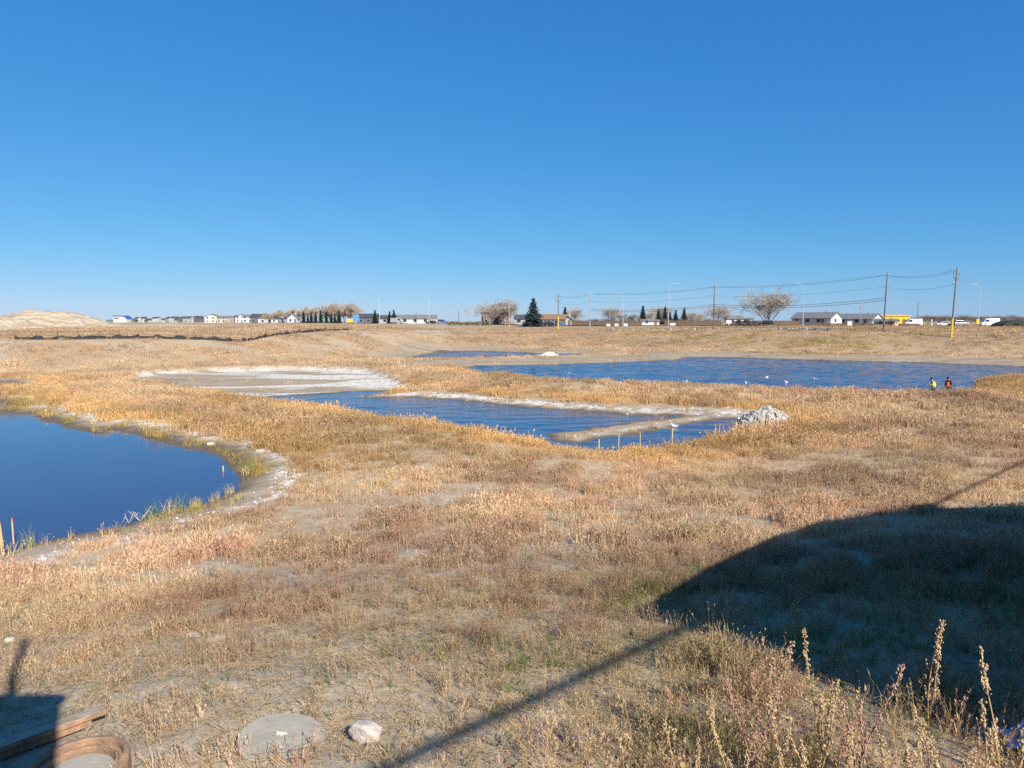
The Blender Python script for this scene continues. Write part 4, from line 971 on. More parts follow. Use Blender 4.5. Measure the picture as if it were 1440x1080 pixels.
# ------------------------------------------------------------------ wire fences along the rim
POST = MB().tube([(0, 0, -.2), (0, 0, 1.0)], [.035, .03], 6).mesh('post', M['post_dark'])
def resample(line, step):
    P = [Vector((x, y, 0)) for x, y in line]; out = [P[0]]; need = step
    for a, b in zip(P[:-1], P[1:]):
        L = (b - a).length; t = need
        while t <= L: out.append(a.lerp(b, t / L)); t += step
        need = t - L
    return out
def wire_fence(line, step, h, label, silt=None, m='silt', rail=True):
    pp = resample(line, step); rt = empty('wire_fence', (pp[0].x, pp[0].y, hz(pp[0].x, pp[0].y))); o0 = rt.location.copy(); tops = []
    for i, p in enumerate(pp):
        z = hz(p.x, p.y); q = link('post', POST, rt); q.location = Vector((p.x, p.y, z)) - o0; q.scale = (1, 1, h * random.uniform(.93, 1.06)); q.rotation_euler = (random.gauss(0, .03), random.gauss(0, .03), 0)
        tops.append(Vector((p.x, p.y, z)) - o0)
    for k in ((.95, .5) if rail else (.9,)):
        MB().tube([t + Vector((0, 0, h * k)) for t in tops], .018, 4).build('wire', M['wire'], rt)
    if silt:
        a, b = silt
        for i in range(len(pp) - 1):
            if not (a <= i / len(pp) <= b): continue
            r = random.Random(i); n = 5; vs = []; fs = []
            for j in range(n + 1):
                c = tops[i].lerp(tops[i + 1], j / n); hh = h * (.34 + .22 * r.random() - .12 * math.sin(math.pi * j / n)); s = Vector((r.gauss(0, .05), r.gauss(0, .05) - .06, 0))
                vs += [c + s - Vector((0, 0, .1)), c + s * .4 + Vector((0, -.03, hh)), c + s * .4 + Vector((0, .0, hh)), c + s + Vector((0, .03, -.1))]
            for j in range(n):
                for k in range(4): fs.append((4 * j + k, 4 * j + (k + 1) % 4, 4 * j + 4 + (k + 1) % 4, 4 * j + 4 + k))
            MB().add(vs, fs).build('fabric_panel', M[m], rt)
    tag(rt, label, 'fence')
wire_fence([(-100, 93), (-72, 99), (-62, 102), (-44, 115), (-41, 135), (-37, 166)], 2.6, 1.25, 'wire fence with sagging black silt fabric in front of the dirt mounds', (.27, 1.0))
wire_fence([(-36.5, 168), (-20, 182), (-6, 196)], 2.8, .95, 'low fence with sagging grey fabric on the far rim', (.0, 1.0), 'silt_grey')
wire_fence([(-5, 200), (14, 212), (27, 203), (54, 180), (74, 147), (92, 128), (120, 112)], 3.2, 1.35, 'long wire fence on the far rim below the utility poles')

# concrete blocks along that fence
BLK = []
for s in range(3):
    m = MB(); m.prism([(-.45, 0), (.45, 0), (.42, .62), (.28, .72), (-.28, .72), (-.42, .62)], 'x', -.85, .85); BLK.append(m.mesh('concrete_block', M['concrete']))
line = resample([(28, 205), (55, 182), (72, 154)], 2.3)
for i, p in enumerate(line):
    o = link('concrete_block', BLK[i % 3]); p = p + Vector((.6, .9, 0)); o.location = (p.x, p.y, hz(p.x, p.y) - .1); o.rotation_euler = (0, random.gauss(0, .04), R(-45) + random.gauss(0, .15)); s = random.uniform(.7, 1.05); o.scale = (s, s, s * random.uniform(.7, 1.2))
    tag(o, 'pale concrete block in the long row behind the far wire fence', 'concrete block', 'concrete blocks along the far rim')

# ------------------------------------------------------------------ utility poles, wires, street lamps
def upole(px, Y, ytop, ybase, lab, arms=1, yellow=0, lean=0, m='wood_pole', double=False):
    x = atx(px, Y); z0 = hz(x, Y); h = max(4, atz(ytop, Y) - z0); rt = empty('utility_pole', (x, Y, z0)); rt.rotation_euler = (0, R(lean), 0)
    MB().tube([(0, 0, -.4), (0, 0, h)], [.17, .11], 10).build('pole', M[m], rt)
    if yellow: MB().tube([(0, 0, .05), (0, 0, yellow)], [.195, .19], 10).build('yellow_guard', M['yellow'], rt)
    for k in range(arms):
        a = MB(); a.box((0, 0, h - .5 - k * 1.3), (2.0, .12, .14), R(35)); ao = a.build('cross_arm', M[m], rt)
        for s in (-.9, -.45, .45, .9):
            MB().lathe([(.03, 0), (.06, .05), (.06, .16), (.025, .22)], 8, c=(s * math.cos(R(35)), s * math.sin(R(35)), h - .43 - k * 1.3)).build('insulator', M['white'], ao)
    if double:
        b = MB()
        for s in (-1, 1): b.tube([(s * 1.3 * math.cos(R(35)), s * 1.3 * math.sin(R(35)), h - .9), (s * .9 * math.cos(R(35)), s * .9 * math.sin(R(35)), h - 1.9), (0, 0, h - 2.6)], .04, 5)
        b.build('jumper_loop', M['wire'], rt)
    tag(rt, lab, 'utility pole', 'utility poles along the far rim')
    return Vector((x, Y, z0)), h
poles = [upole(785, 222, 414, 467, 'utility pole with a yellow guarded foot beside the brown-roofed house', 2, 4.2, 0, 'wood_pole', True), upole(829.5, 212, 411, 467, 'plain utility pole next to the yellow-footed pole by the picket fence', 1, 0, 0, 'galv'), upole(1003.5, 186, 401, 463, 'utility pole standing left of the big bare tree', 1), upole(1243, 148, 384, 465, 'slightly leaning utility pole in front of the small grey shed', 1, 0, 1.2), upole(1338.5, 137, 377, 465, 'tallest utility pole with double cross arms and a yellow foot', 3, 3.6, 2.0, 'wood_pole', True)]
def wire_span(dz, sag, r, lab, idx, off=0):
    for i, (a, b) in enumerate(zip(idx[:-1], idx[1:])):
        (p, hp), (q_, hq) = poles[a], poles[b]
        A = p + Vector((off * .8, off * .6, hp * dz if dz < 1 else hp - .2)); B = q_ + Vector((off * .8, off * .6, hq * dz if dz < 1 else hq - .2)); n = 14
        if dz < 1: pass
        o = MB().tube([A.lerp(B, k / n) - Vector((0, 0, sag * 4 * (k / n) * (1 - k / n))) for k in range(n + 1)], r, 4).build('power_line', M['wire'])
        tag(o, lab, 'power line', 'wires between the utility poles')
wire_span(.955, .7, .022, 'thin wire on the cross arms of the utility poles', [0, 1, 2, 3, 4], -.8)
wire_span(.955, .9, .022, 'thin wire on the cross arms of the utility poles', [0, 1, 2, 3, 4], .8)
wire_span(.76, .8, .018, 'thin neutral wire below the cross arms', [0, 1, 2, 3, 4])
wire_span(.57, .9, .04, 'heavy cable slung low between the utility poles', [1, 2, 3])
wire_span(.53, .9, .04, 'heavy cable slung low between the utility poles', [1, 2, 3])
def lamp(px, Y, ytop, side, lab, arm=1.9):
    x = atx(px, Y); z0 = hz(x, Y); h = atz(ytop, Y) - z0; rt = empty('street_lamp', (x, Y, z0))
    MB().tube([(0, 0, -.2), (0, 0, h * .85)], [.13, .075], 8).build('pole', M['lamp_pole'], rt)
    a = MB(); a.tube([(0, 0, h * .84), (side * .1, 0, h * .93), (side * .55, 0, h * .985), (side * arm, 0, h)], [.07, .06, .05, .045], 6); a.build('arm', M['lamp_pole'], rt)
    hd = MB(); hd.prism([(-.1, -.05), (.5, -.07), (.62, 0), (.5, .09), (-.05, .07)], 'y', -.14, .14); o = hd.build('lamp_head', M['galv'], rt); o.location = (side * arm, 0, h); o.scale = (side, 1, 1)
    MB().lathe([(.19, -.2), (.19, .22), (.15, .25), (.1, .26)], 8).build('base_plate', M['concrete'], rt)
    tag(rt, lab, 'street lamp', 'street lamps along the road')
lamp(534, 300, 421, -1, 'street lamp between the two dark spruces past the blue sign'); lamp(603.5, 285, 419, -1, 'street lamp beside the white barn building'); lamp(716, 262, 424, -1, 'street lamp right of the big pale tree and brown house')
lamp(876, 250, 413, -1, 'street lamp in front of the green leafy bush'); lamp(940, 225, 399, 1, 'tall street lamp among the group of small spruces', 3.0); lamp(1129, 225, 399, -1, 'street lamp right of the big bare tree'); lamp(1376, 205, 400, -1, 'street lamp with a yellow sign board at its foot')
def post_pole(px, Y, ytop, r, m, lab, name='bare_post'):
    x = atx(px, Y); z0 = hz(x, Y); h = atz(ytop, Y) - z0; rt = empty(name, (x, Y, z0)); MB().tube([(0, 0, -.2), (0, 0, h)], [r, r * .75], 8).build('shaft', M[m], rt)
    MB().lathe([(r * .9, h), (r, h + .05), (r * .3, h + .12)], 8).build('cap', M['galv'], rt); tag(rt, lab, 'post')
post_pole(645, 300, 436, .14, 'wood_pole', 'plain wooden post near the thin leafless tree'); post_pole(727, 285, 437, .16, 'wood_pole', 'short wooden post behind the street lamp by the pale tree'); post_pole(1290, 240, 425, .12, 'wood_pole', 'bare thin pole right of the yellow building'); post_pole(585.5, 330, 437, .12, 'wood_pole', 'thin pole behind the white barn building'); post_pole(1310, 215, 449, .25, 'cream', 'short pale post in front of the brush strip')

# ------------------------------------------------------------------ trees
def bare_tree_mesh(seed, spread=.62, levels=5, fan=3, upright=.5, twig='twig', multi=1, ratio=.5, bole=None):
    r = random.Random(seed); tr = MB(); cr = MB()
    def grow_(p, d, L, rad, lv):
        n = 3; P = [p]; dd = d.copy()
        for i in range(n):
            dd = (dd + Vector((r.gauss(0, .10), r.gauss(0, .10), .07 * upright))).normalized(); P.append(P[-1] + dd * L / n)
        rr = [rad * (1 - .45 * i / n) for i in range(n + 1)]
        (tr if lv <= 1 else cr).tube(P, rr, 6 if lv <= 1 else 3, False)
        if lv >= levels: return
        k = fan + (1 if lv in (1, 2) else 0) + (1 if lv == levels - 1 else 0)
        for i in range(k):
            t = r.uniform(.25, 1); j = min(n - 1, int(t * n)); q = P[j].lerp(P[j + 1], t * n - j)
            az = 6.283 * (i + r.random() * .7) / k; ang = spread * r.uniform(.55, 1.25)
            u = dd.orthogonal().normalized(); v = dd.cross(u); nd = (dd * math.cos(ang) + (u * math.cos(az) + v * math.sin(az)) * math.sin(ang)); nd.z += .12 * upright; nd.normalize()
            grow_(q, nd, L * r.uniform(.58, .80), max(rr[-1] * .62, .0016), lv + 1)
    for s in range(multi):
        a = r.uniform(0, 6.28); l = 0 if multi == 1 else r.uniform(.1, .4); grow_(Vector((0, 0, -.01)), Vector((math.cos(a) * l, math.sin(a) * l, 1)).normalized(), bole or (.30 if multi == 1 else .34), .022 if multi == 1 else .014, 0)
    V = np.array(cr.v); s = 1 / V[:, 2].max(); k = ratio / np.percentile(np.hypot(V[:, 0], V[:, 1]), 97)
    tr.v = [(a * k, b * k, c * s) for a, b, c in tr.v]; cr.v = [(a * k, b * k, c * s) for a, b, c in cr.v]
    return tr.mesh('trunk', M['bark']), cr.mesh('crown', M[twig])
BT = {'round': bare_tree_mesh(3, .58, 5, 4, .55, 'twig', 3, .60, .30), 'round2': bare_tree_mesh(8, .55, 5, 3, .5, 'twig', 7, .60, .34), 'poplar': bare_tree_mesh(5, .42, 5, 4, .9, 'twig', 2, .27, .4), 'poplar2': bare_tree_mesh(12, .46, 5, 4, .8, 'twig_tan', 3, .30, .4), 'thin': bare_tree_mesh(21, .55, 4, 3, .8, 'twig', 1, .24), 'shrub': bare_tree_mesh(31, .55, 4, 3, .5, 'twig_red', 5, .6), 'shrub2': bare_tree_mesh(33, .6, 4, 3, .5, 'twig_tan', 5, .6)}
def spruce_mesh(seed, m, ratio=.30):
    r = random.Random(seed); tr = MB(); tr.tube([(0, 0, -.02), (0, 0, .97)], [.018, .003], 7); cr = MB(); z = .05
    while z < .985:
        L = ratio * (1 - z) ** .85 * r.uniform(.62, 1.2) + .012; nb = max(5, int(15 * (1 - z) + 4)); off = r.random() * 6.28
        for b in range(nb):
            a = off + 6.283 * b / nb + r.gauss(0, .15); l = L * r.uniform(.5, 1.2); d = Vector((math.cos(a), math.sin(a), 0)); sdv = Vector((-d.y, d.x, 0)); dr = .20 + .15 * r.random()
            k = max(2, int(l / .035))
            for i in range(k):
                t = (i + .6) / k; c = d * l * t + Vector((0, 0, z - dr * l * t * t + .05 * l * t)); wv = (.030 + .028 * (1 - t)) * r.uniform(.7, 1.3); ln = .05 * r.uniform(.8, 1.3)
                cr.add([c - d * ln * .4 - sdv * wv * .4, c - d * ln * .1 + sdv * wv + Vector((0, 0, -.012)), c + d * ln + Vector((0, 0, -.018)), c - sdv * wv + Vector((0, 0, -.012))], [(0, 1, 2), (0, 2, 3)])
                e = c + Vector((r.gauss(0, .01), r.gauss(0, .01), 0)); cr.add([e + d * ln * .5, e - d * ln * .4, e + Vector((0, 0, -.045 * r.uniform(.6, 1.2)))], [(0, 1, 2)])
        z += .022 + .012 * r.random()
    return tr.mesh('trunk', M['bark']), cr.mesh('crown', M[m])
ST = {'blue': spruce_mesh(2, 'spruce', .34), 'dark': spruce_mesh(4, 'spruce_green', .26), 'slim': spruce_mesh(6, 'spruce_green', .20)}
def leafy_mesh(seed, m):
    r = random.Random(seed); tr = MB(); cr = MB()
    for k in range(5):
        a = k * 1.25; tr.tube([(0, 0, -.02), (.12 * math.cos(a), .12 * math.sin(a), .35), (.28 * math.cos(a), .28 * math.sin(a), .65)], [.03, .02, .008], 5)
    for c in range(26):
        a = r.uniform(0, 6.28); q = .42 * math.sqrt(r.random()); C = Vector((q * math.cos(a), q * math.sin(a), r.uniform(.15, .85) * (1 - .35 * q / .42))); R0 = r.uniform(.10, .18)
        for i in range(60):
            n = Vector((r.gauss(0, 1), r.gauss(0, 1), r.gauss(0, 1))).normalized(); p = C + n * R0 * r.random() ** .4; u = Vector((r.gauss(0, 1), r.gauss(0, 1), r.gauss(0, 1))).normalized(); v = u.cross(n).normalized(); s = .022 * r.uniform(.6, 1.4)
            cr.add([p - u * s, p + v * s * .6, p + u * s, p - v * s * .6], [(0, 1, 2, 3)])
    return tr.mesh('trunk', M['bark']), cr.mesh('crown', M[m])
LT = {'olive': leafy_mesh(1, 'bush'), 'green': leafy_mesh(2, 'spruce_green')}
def tree(name, kinds, px, Y, ytop, lab, wide=1.0, group=None, cat='tree', ybase=None):
    x = atx(px, Y); z0 = hz(x, Y); h = max(.6, atz(ytop, Y) - z0); rt = empty(name, (x, Y, z0 - .03), random.uniform(0, 6.28)); rt.scale = (h * wide, h * wide, h)
    link('trunk', kinds[0], rt); link('crown', kinds[1], rt); tag(rt, lab, cat, group)
g = 'pale bare poplars behind the spruce row'
for i, px in enumerate((374, 378, 383, 388, 393, 399, 404, 410, 417, 423, 429, 435, 441, 447, 453, 458, 464, 469, 474, 479, 484, 488, 492, 496, 500, 503)):
    tree('bare_poplar', BT['poplar' if i % 2 else 'poplar2'], px, 400 + (i * 37) % 40, 437 - 14 * min(1, i / 17) + random.uniform(-1.5, 3.5), 'pale leafless poplar in the dense row behind the small spruces', 1.15, g)
for i, px in enumerate((412, 420, 427, 433, 438, 444, 451, 459, 466, 471, 477)):
    tree('spruce', ST['slim'], px, 375 + (i * 17) % 18, 437 + random.uniform(-2, 4), 'small dark spruce in the row beside the white gabled house', 1.0, 'small spruces in front of the poplars')
tree('bare_shrub', BT['shrub2'], 512, 390, 444, 'tan leafless shrub behind the blue sign', 1.0, cat='shrub')
tree('spruce', ST['dark'], 527.5, 320, 435, 'lone dark spruce left of the street lamp past the blue sign', 1.05); tree('spruce', ST['dark'], 548, 322, 437, 'left spruce of the close dark pair', 1.1); tree('spruce', ST['dark'], 554, 324, 435, 'right and taller spruce of the close dark pair', 1.1)
tree('thin_tree', BT['thin'], 655.5, 300, 429, 'thin pale leafless tree standing alone on the skyline', .9); tree('bare_tree', BT['round2'], 690, 288, 419, 'broad pale leafless tree in front of the brown house', 1.05); tree('bare_tree', BT['round'], 706, 292, 418, 'pale leafless tree crowding the right side of the brown house', 1.0); tree('bare_tree', BT['thin'], 722, 290, 432, 'slender leafless tree between the brown house and the big spruce', .9)
tree('big_spruce', ST['blue'], 750, 262, 418.5, 'large bluish spruce beside the brown-roofed house', 1.2)
tree('spruce', ST['slim'], 794.5, 300, 431, 'narrow dark spruce behind the white gable wall', 1.2); tree('bare_tree', BT['round2'], 808, 310, 429, 'wide leafless tree behind the white gable', 1.1); tree('bare_tree', BT['round2'], 861, 300, 428, 'leafless tree behind the picket fence by the green bush', 1.15); tree('bare_tree', BT['thin'], 846, 312, 438, 'small leafless tree left of the green bush', 1.0)
tree('leafy_bush', LT['olive'], 879, 285, 437, 'olive green leafy bush behind the picket fence', 1.15, cat='bush'); tree('bare_tree', BT['shrub'], 892, 290, 440, 'dark leafless shrub next to the olive bush', .9)
for px, yt, k, lab in ((904, 429, 'dark', 'tallest small spruce right of the olive bush'), (926, 434, 'dark', 'spruce behind the white sheds'), (935, 431, 'slim', 'slim spruce near the tall street lamp'), (950, 435, 'dark', 'left spruce of the two east of the tall lamp'), (962, 432, 'dark', 'right spruce of the two east of the tall lamp'), (942, 438, 'dark', 'low spruce under the tall lamp')):
    tree('spruce', ST[k], px, 296 + (px * 7) % 15, yt, lab, 1.15)
for px, yt, Y, lab in ((930, 426, 330, 'leafless tree rising behind the small spruces'), (915, 434, 325, 'thin leafless tree between the small spruces'), (972, 435, 320, 'leafless tree right of the small spruces'), (983, 438, 322, 'low leafless tree left of the utility pole'), (1010, 424, 290, 'leafless tree standing behind the utility pole'), (1022, 437, 300, 'low leafless tree behind the white trailers'), (1037, 440, 300, 'small leafless tree left of the big bare tree')):
    tree('bare_tree', BT['round2'], px, Y, yt, lab, 1.0)
tree('big_bare_tree', BT['round2'], 1081, 236, 399, 'big spreading leafless tree behind the dark car', 1.08)
tree('spruce', ST['dark'], 1125, 300, 441, 'small dark spruce left of the white-gabled house', 1.1)
tree('leafy_bush', LT['green'], 1190, 300, 436.5, 'dark green rounded tree between the two grey-roofed houses', 1.1, cat='tree'); tree('dead_tree', BT['thin'], 1210, 262, 421, 'thin dead tree rising over the grey-roofed house', .5); tree('leafy_bush', LT['green'], 1224, 310, 440, 'dark green bush behind the second grey-roofed house', 1.2, cat='bush'); tree('spruce', ST['dark'], 1233, 310, 440, 'small spruce behind the yellow building', 1.2); tree('leafy_bush', LT['green'], 1250, 320, 438.5, 'dark green tree behind the yellow building', 1.1, cat='tree')
for i, px in enumerate(range(1276, 1445, 7)):
    tree('bare_shrub', BT['shrub'], px + random.uniform(-2, 2), 260 + (i * 13) % 25, 444 + random.uniform(-3, 4), 'dark leafless shrub in the long brush strip right of the yellow building', 1.3, 'shrubs of the right brush strip', 'shrub')
for i, px in enumerate(range(798, 1040, 8)):
    tree('bare_shrub', BT['shrub2' if i % 3 == 0 else 'shrub'], px + random.uniform(-2, 2), 292 + (i * 11) % 14, 448.5 + random.uniform(-2, 1.5), 'low brown leafless shrub in the hedge behind the picket fence', 1.6, 'hedge shrubs behind the picket fence', 'shrub')
for i, px in enumerate((634, 640, 647, 654, 661, 668, 675, 682, 689)):
    tree('leafy_bush', LT['olive'], px, 270 + (i * 5) % 9, 450 + random.uniform(-1.5, 1), 'low olive bush in the hedge left of the brown house', 1.5, 'hedge bushes by the brown house', 'bush')
for i, px in enumerate((742, 747, 1044, 1050, 1065, 1098, 1106)):
    tree('bare_shrub', BT['shrub2'], px, 268, 448 + random.uniform(-2, 2), 'low tan shrub growing at the foot of a big tree', 1.2, 'low shrubs at the feet of the big trees', 'shrub')

# ------------------------------------------------------------------ houses and other buildings
def window(rt, x, y, z, w_, h_, ax='y', s=-1):
    f = MB(); p = MB()
    if ax == 'y':
        f.box((x, y + s * .03, z), (w_ + .2, .06, h_ + .2)); p.box((x, y + s * .065, z), (w_, .02, h_))
    else:
        f.box((x + s * .03, y, z), (.06, w_ + .2, h_ + .2)); p.box((x + s * .065, y, z), (.02, w_, h_))
    fo = f.build('window', M['white'], rt); p.build('pane', M['glass'], fo)
def house(px, Y, wd, dp, wh, rh, wall, roof, lab, rz=0, axis='x', garage=False, name='house', group=None, cat='house', wins=2, zoff=0, storeys=1, hip=False):
    x = atx(px, Y); z0 = hz(x, Y); rt = empty(name, (x, Y, z0 - .05 + zoff), R(rz)); ov = .4
    b = MB()
    if axis == 'x':   # ridge along x, gables at the ends
        b.prism([(-dp / 2, 0), (dp / 2, 0), (dp / 2, wh), (0, wh + rh), (-dp / 2, wh)], 'x', -wd / 2, wd / 2)
    else:
        b.prism([(-wd / 2, 0), (wd / 2, 0), (wd / 2, wh), (0, wh + rh), (-wd / 2, wh)], 'y', -dp / 2, dp / 2)
    b.build('wall', M[wall], rt)
    r = MB(); t = .18
    half = dp / 2 if axis == 'x' else wd / 2; k = rh / half; e = half + ov
    sec = [(-e, wh - k * ov + .02), (0, wh + rh + .02), (e, wh - k * ov + .02), (e, wh - k * ov + t), (0, wh + rh + t + .04), (-e, wh - k * ov + t)]
    L = (wd if axis == 'x' else dp) / 2 + ov
    r.prism(sec, axis, -L, L); ro = r.build('roof', M[roof], rt)
    MB().box((wd * .22, dp * .1 if axis == 'x' else 0, wh + rh), (.6, .6, 1.2)).build('chimney', M['greywall'], ro)
    for st in range(storeys):
        zc = 1.5 + st * 2.8
        for i in range(wins):
            xx = -wd / 2 + wd * (i + .5) / (wins + .6)
            window(rt, xx, -dp / 2, zc, min(1.5, wd * .16), 1.2)
    window(rt, wd / 2, -dp * .1, 1.6, 1.2, 1.1, 'x', 1)
    d = MB(); d.box((wd * .30, -dp / 2 - .04, 1.05), (1.0, .07, 2.1)); do = d.build('door', M['brownwall' if wall != 'brownwall' else 'white'], rt); MB().box((wd * .30 + .35, -dp / 2 - .09, 1.0), (.08, .05, .15)).build('handle', M['galv'], do)
    if garage:
        gd = MB(); gd.box((-wd * .24, -dp / 2 - .04, 1.1), (min(4.6, wd * .4), .07, 2.2)); gd.build('garage_door', M['white'], rt)
    tag(rt, lab, cat, group); return rt
# the far skyline row
styles = [('greywall', 'roof_dark', 'far grey house with a dark roof in the skyline row', 'grey far houses'), ('white', 'roof_dark', 'far white house with a dark roof in the skyline row', 'white far houses'), ('darkwall', 'roof_dark', 'far charcoal house with a dark roof in the skyline row', 'charcoal far houses'), ('beige', 'roof_grey', 'far beige house with a grey roof in the skyline row', 'beige far houses'), ('bluewall', 'roof_dark', 'far blue grey house with a dark roof in the skyline row', 'blue grey far houses')]
rh_ = random.Random(4)
for i in range(31):
    px = 190 + i * 6.1 + rh_.uniform(-1.5, 1.5); t = i / 30; Y = 1000 - 300 * t + rh_.uniform(-25, 25); st = styles[rh_.choice((0, 0, 1, 2, 2, 3, 4))]
    two = rh_.random() < .35 + .5 * t
    house(px, Y, rh_.uniform(7.5, 11) * (.7 + .3 * t), 9, 5.2 if two else 2.8, rh_.uniform(1.5, 2.2), st[0], st[1], st[2], rh_.uniform(-25, 25), 'y' if rh_.random() < .4 else 'x', rh_.random() < .5, group=st[3], storeys=2 if two else 1)
house(300, 620, 12, 10, 5.0, 2.2, 'cream', 'roof_dark', 'cream two-storey house with a steep dark gable in the skyline row', 10, 'y', True, storeys=2); house(317, 610, 11, 9, 4.2, 1.6, 'beige', 'roof_grey', 'wide beige two-storey house at the right end of the gabled group', -5, 'x', True, storeys=2); house(341, 600, 10, 9, 4.6, 2.0, 'white', 'roof_dark', 'bright white two-storey house before the gap in the skyline row', 12, 'y', True, storeys=2); house(353, 590, 11, 9, 5.0, 1.6, 'white', 'roof_grey', 'low-roofed white house left of the poplars', 0, 'x', True, storeys=2); house(366, 470, 10, 8, 4.2, 1.8, 'darkwall', 'roof_dark', 'dark house tucked against the first poplars', 0)
house(376, 440, 9, 7, 3.0, .6, 'white', 'roof_grey', 'flat white outbuilding at the foot of the poplars', 0, wins=1, name='outbuilding', cat='outbuilding'); house(390, 430, 6, 5, 2.6, .5, 'white', 'roof_grey', 'small flat white shed between poplars and gabled house', 0, wins=1, name='shed', cat='shed')
house(413, 372, 5.2, 6, 2.4, 2.4, 'white', 'roof_grey', 'white house with a tall pointed gable among the spruces', 4, 'y', wins=1, storeys=2)
house(518, 345, 9, 7, 3.0, 1.6, 'darkwall', 'roof_dark', 'dark low house between the blue sign and the lone spruce', 0); house(541, 350, 9, 7, 2.6, 1.4, 'greywall', 'roof_dark', 'grey house glimpsed between the spruces', 0)
house(588, 335, 17, 9, 2.4, 1.6, 'white', 'roof_grey', 'long white barn with a pale roof past the spruce pair', 8, 'x', name='barn', cat='barn', wins=3); house(573, 360, 12, 8, 3.6, .8, 'beige', 'roof_grey', 'flat beige hall behind the white barn', 0, name='hall', cat='building', wins=2)
house(697, 305, 11.5, 9, 4.6, .5, 'brownwall', 'roof_brown', 'brown flat-topped house behind the broad pale tree', 6, 'x', storeys=2, wins=3); house(739, 300, 9, 7, 2.4, 1.6, 'greywall', 'roof_dark', 'dark-roofed house left of the big spruce', 0)
house(776, 275, 10.5, 8, 2.6, 1.7, 'darkwall', 'roof_brown', 'low house with a brown shingled roof behind the yellow-footed pole', -6, 'x', wins=3); house(797, 285, 5.5, 7, 2.3, 1.8, 'white', 'roof_grey', 'white gable-fronted house beside the brown-roofed one', -14, 'y', wins=1)
house(1148, 268, 15.5, 8, 2.5, 2.0, 'white', 'roof_grey', 'long grey-roofed house with a bright white gable end', -52, 'x', wins=3); house(1208, 272, 14, 8, 2.2, 1.8, 'white', 'roof_grey', 'second grey-roofed house behind the white box sign', -52, 'x', wins=2)
house(1254, 290, 10.4, 7, 3.3, .25, 'yellow', 'yellow', 'bright yellow flat-roofed commercial building behind the shed', -4, 'x', wins=1, name='commercial_building', cat='building'); house(1246, 215, 5.8, 4, 1.7, .6, 'beige', 'roof_grey', 'small pale shed beside the leaning utility pole', -40, 'x', wins=1, name='shed', cat='shed')
house(1040, 262, 9, 3, 2.3, .35, 'white', 'roof_grey', 'long white trailer home behind the brown board fence', 0, 'x', wins=3, name='trailer_home', cat='trailer'); house(913, 278, 7.0, 4, 1.6, .5, 'white', 'roof_grey', 'low white shed below the small spruces', 0, wins=1, name='shed', cat='shed')
# the large pale roofed building far off at the mound
def far_hall():
    Y = 640; x = atx(172, Y); z0 = hz(x, Y); rt = empty('far_hall', (x, Y, z0)); pf = [(-6.2, 0), (6.2, 0), (6.2, 3.4), (5.2, 5.0), (3.2, 5.9), (-6.2, 5.9)]
    MB().prism(pf, 'y', -4, 4).build('wall', M['white'], rt); MB().prism([(-6.5, 5.6), (2.6, 5.6), (5.0, 4.7), (6.3, 3.2), (6.7, 3.5), (5.4, 5.3), (3.3, 6.3), (-6.5, 6.3)], 'y', -4.3, 4.3).build('blue_roof', M['roof_blue'], rt)
    window(rt, -3.2, -4, 3.9, 4.2, .9); tag(rt, 'pale hall with a curved blue roof edge beyond the dirt mound', 'building')
    house(155, 640, 5, 4, 2.2, .3, 'teal', 'teal', 'small teal hut left of the pale blue-roofed hall', 0, wins=1, name='hut', cat='hut')
far_hall()
def quonset():
    Y = 190; x = atx(1428, Y); z0 = hz(x, Y); rt = empty('arched_shelter', (x, Y, z0)); n = 12; W = 5.2; H = 1.9
    a = [(-W * math.cos(math.pi * k / n), .0 + H * math.sin(math.pi * k / n)) for k in range(n + 1)]
    MB().prism(a, 'y', -2.5, 2.5).build('tarp_cover', M['tarp'], rt); MB().box((-1.5, -2.53, .6), (1.3, .05, 1.2)).build('door_flap', M['black'], rt); tag(rt, 'dark green arched shelter at the end of the brush strip', 'shelter')
    for px, lab in ((1402, 'left slanting yellow guy guard by the dark shelter'), (1411, 'middle slanting yellow guy guard by the dark shelter'), (1429, 'right slanting yellow guy guard by the dark shelter')):
        Yg = 132; xx = atx(px, Yg); z = hz(xx, Yg); r2 = empty('guy_guard', (xx, Yg, z)); MB().tube([(.65, 0, -.1), (-.65, 0, 1.25)], .06, 6).build('tube', M['yellow'], r2); MB().tube([(-.65, 0, 1.25), (-1.3, 0, 1.95)], .012, 4).build('guy_wire', M['wire'], r2); tag(r2, lab, 'guy guard')
quonset()
# picket and board fences: every panel and post a part
PAN = MB()
for k in range(8): PAN.box((-1.05 + k * .30, 0, .88 + .02 * (k % 2)), (.27, .03, 1.7))
PAN.box((0, .04, .45), (2.4, .05, .09)); PAN.box((0, .04, 1.35), (2.4, .05, .09)); PANM = PAN.mesh('panel', M['fence_wood']); FPM = MB().box((0, 0, .95), (.13, .13, 2.0)).mesh('post', M['fence_wood'])
def board_fence(p0, p1, lab, hs=1.0):
    pp = resample([p0, p1], 2.55); rt = empty('board_fence', (pp[0].x, pp[0].y, hz(pp[0].x, pp[0].y))); o0 = rt.location.copy(); a = math.atan2(p1[1] - p0[1], p1[0] - p0[0])
    for i, p in enumerate(pp):
        z = hz(p.x, p.y); q = link('post', FPM, rt); q.location = Vector((p.x, p.y, z)) - o0; q.rotation_euler = (0, 0, a); q.scale = (1, 1, hs)
        if i < len(pp) - 1:
            c = (p + pp[i + 1]) / 2; s = link('panel', PANM, rt); s.location = Vector((c.x, c.y, hz(c.x, c.y))) - o0; s.rotation_euler = (0, random.gauss(0, .008), a); s.scale = (1, 1, hs * random.uniform(.95, 1.05))
    tag(rt, lab, 'fence')
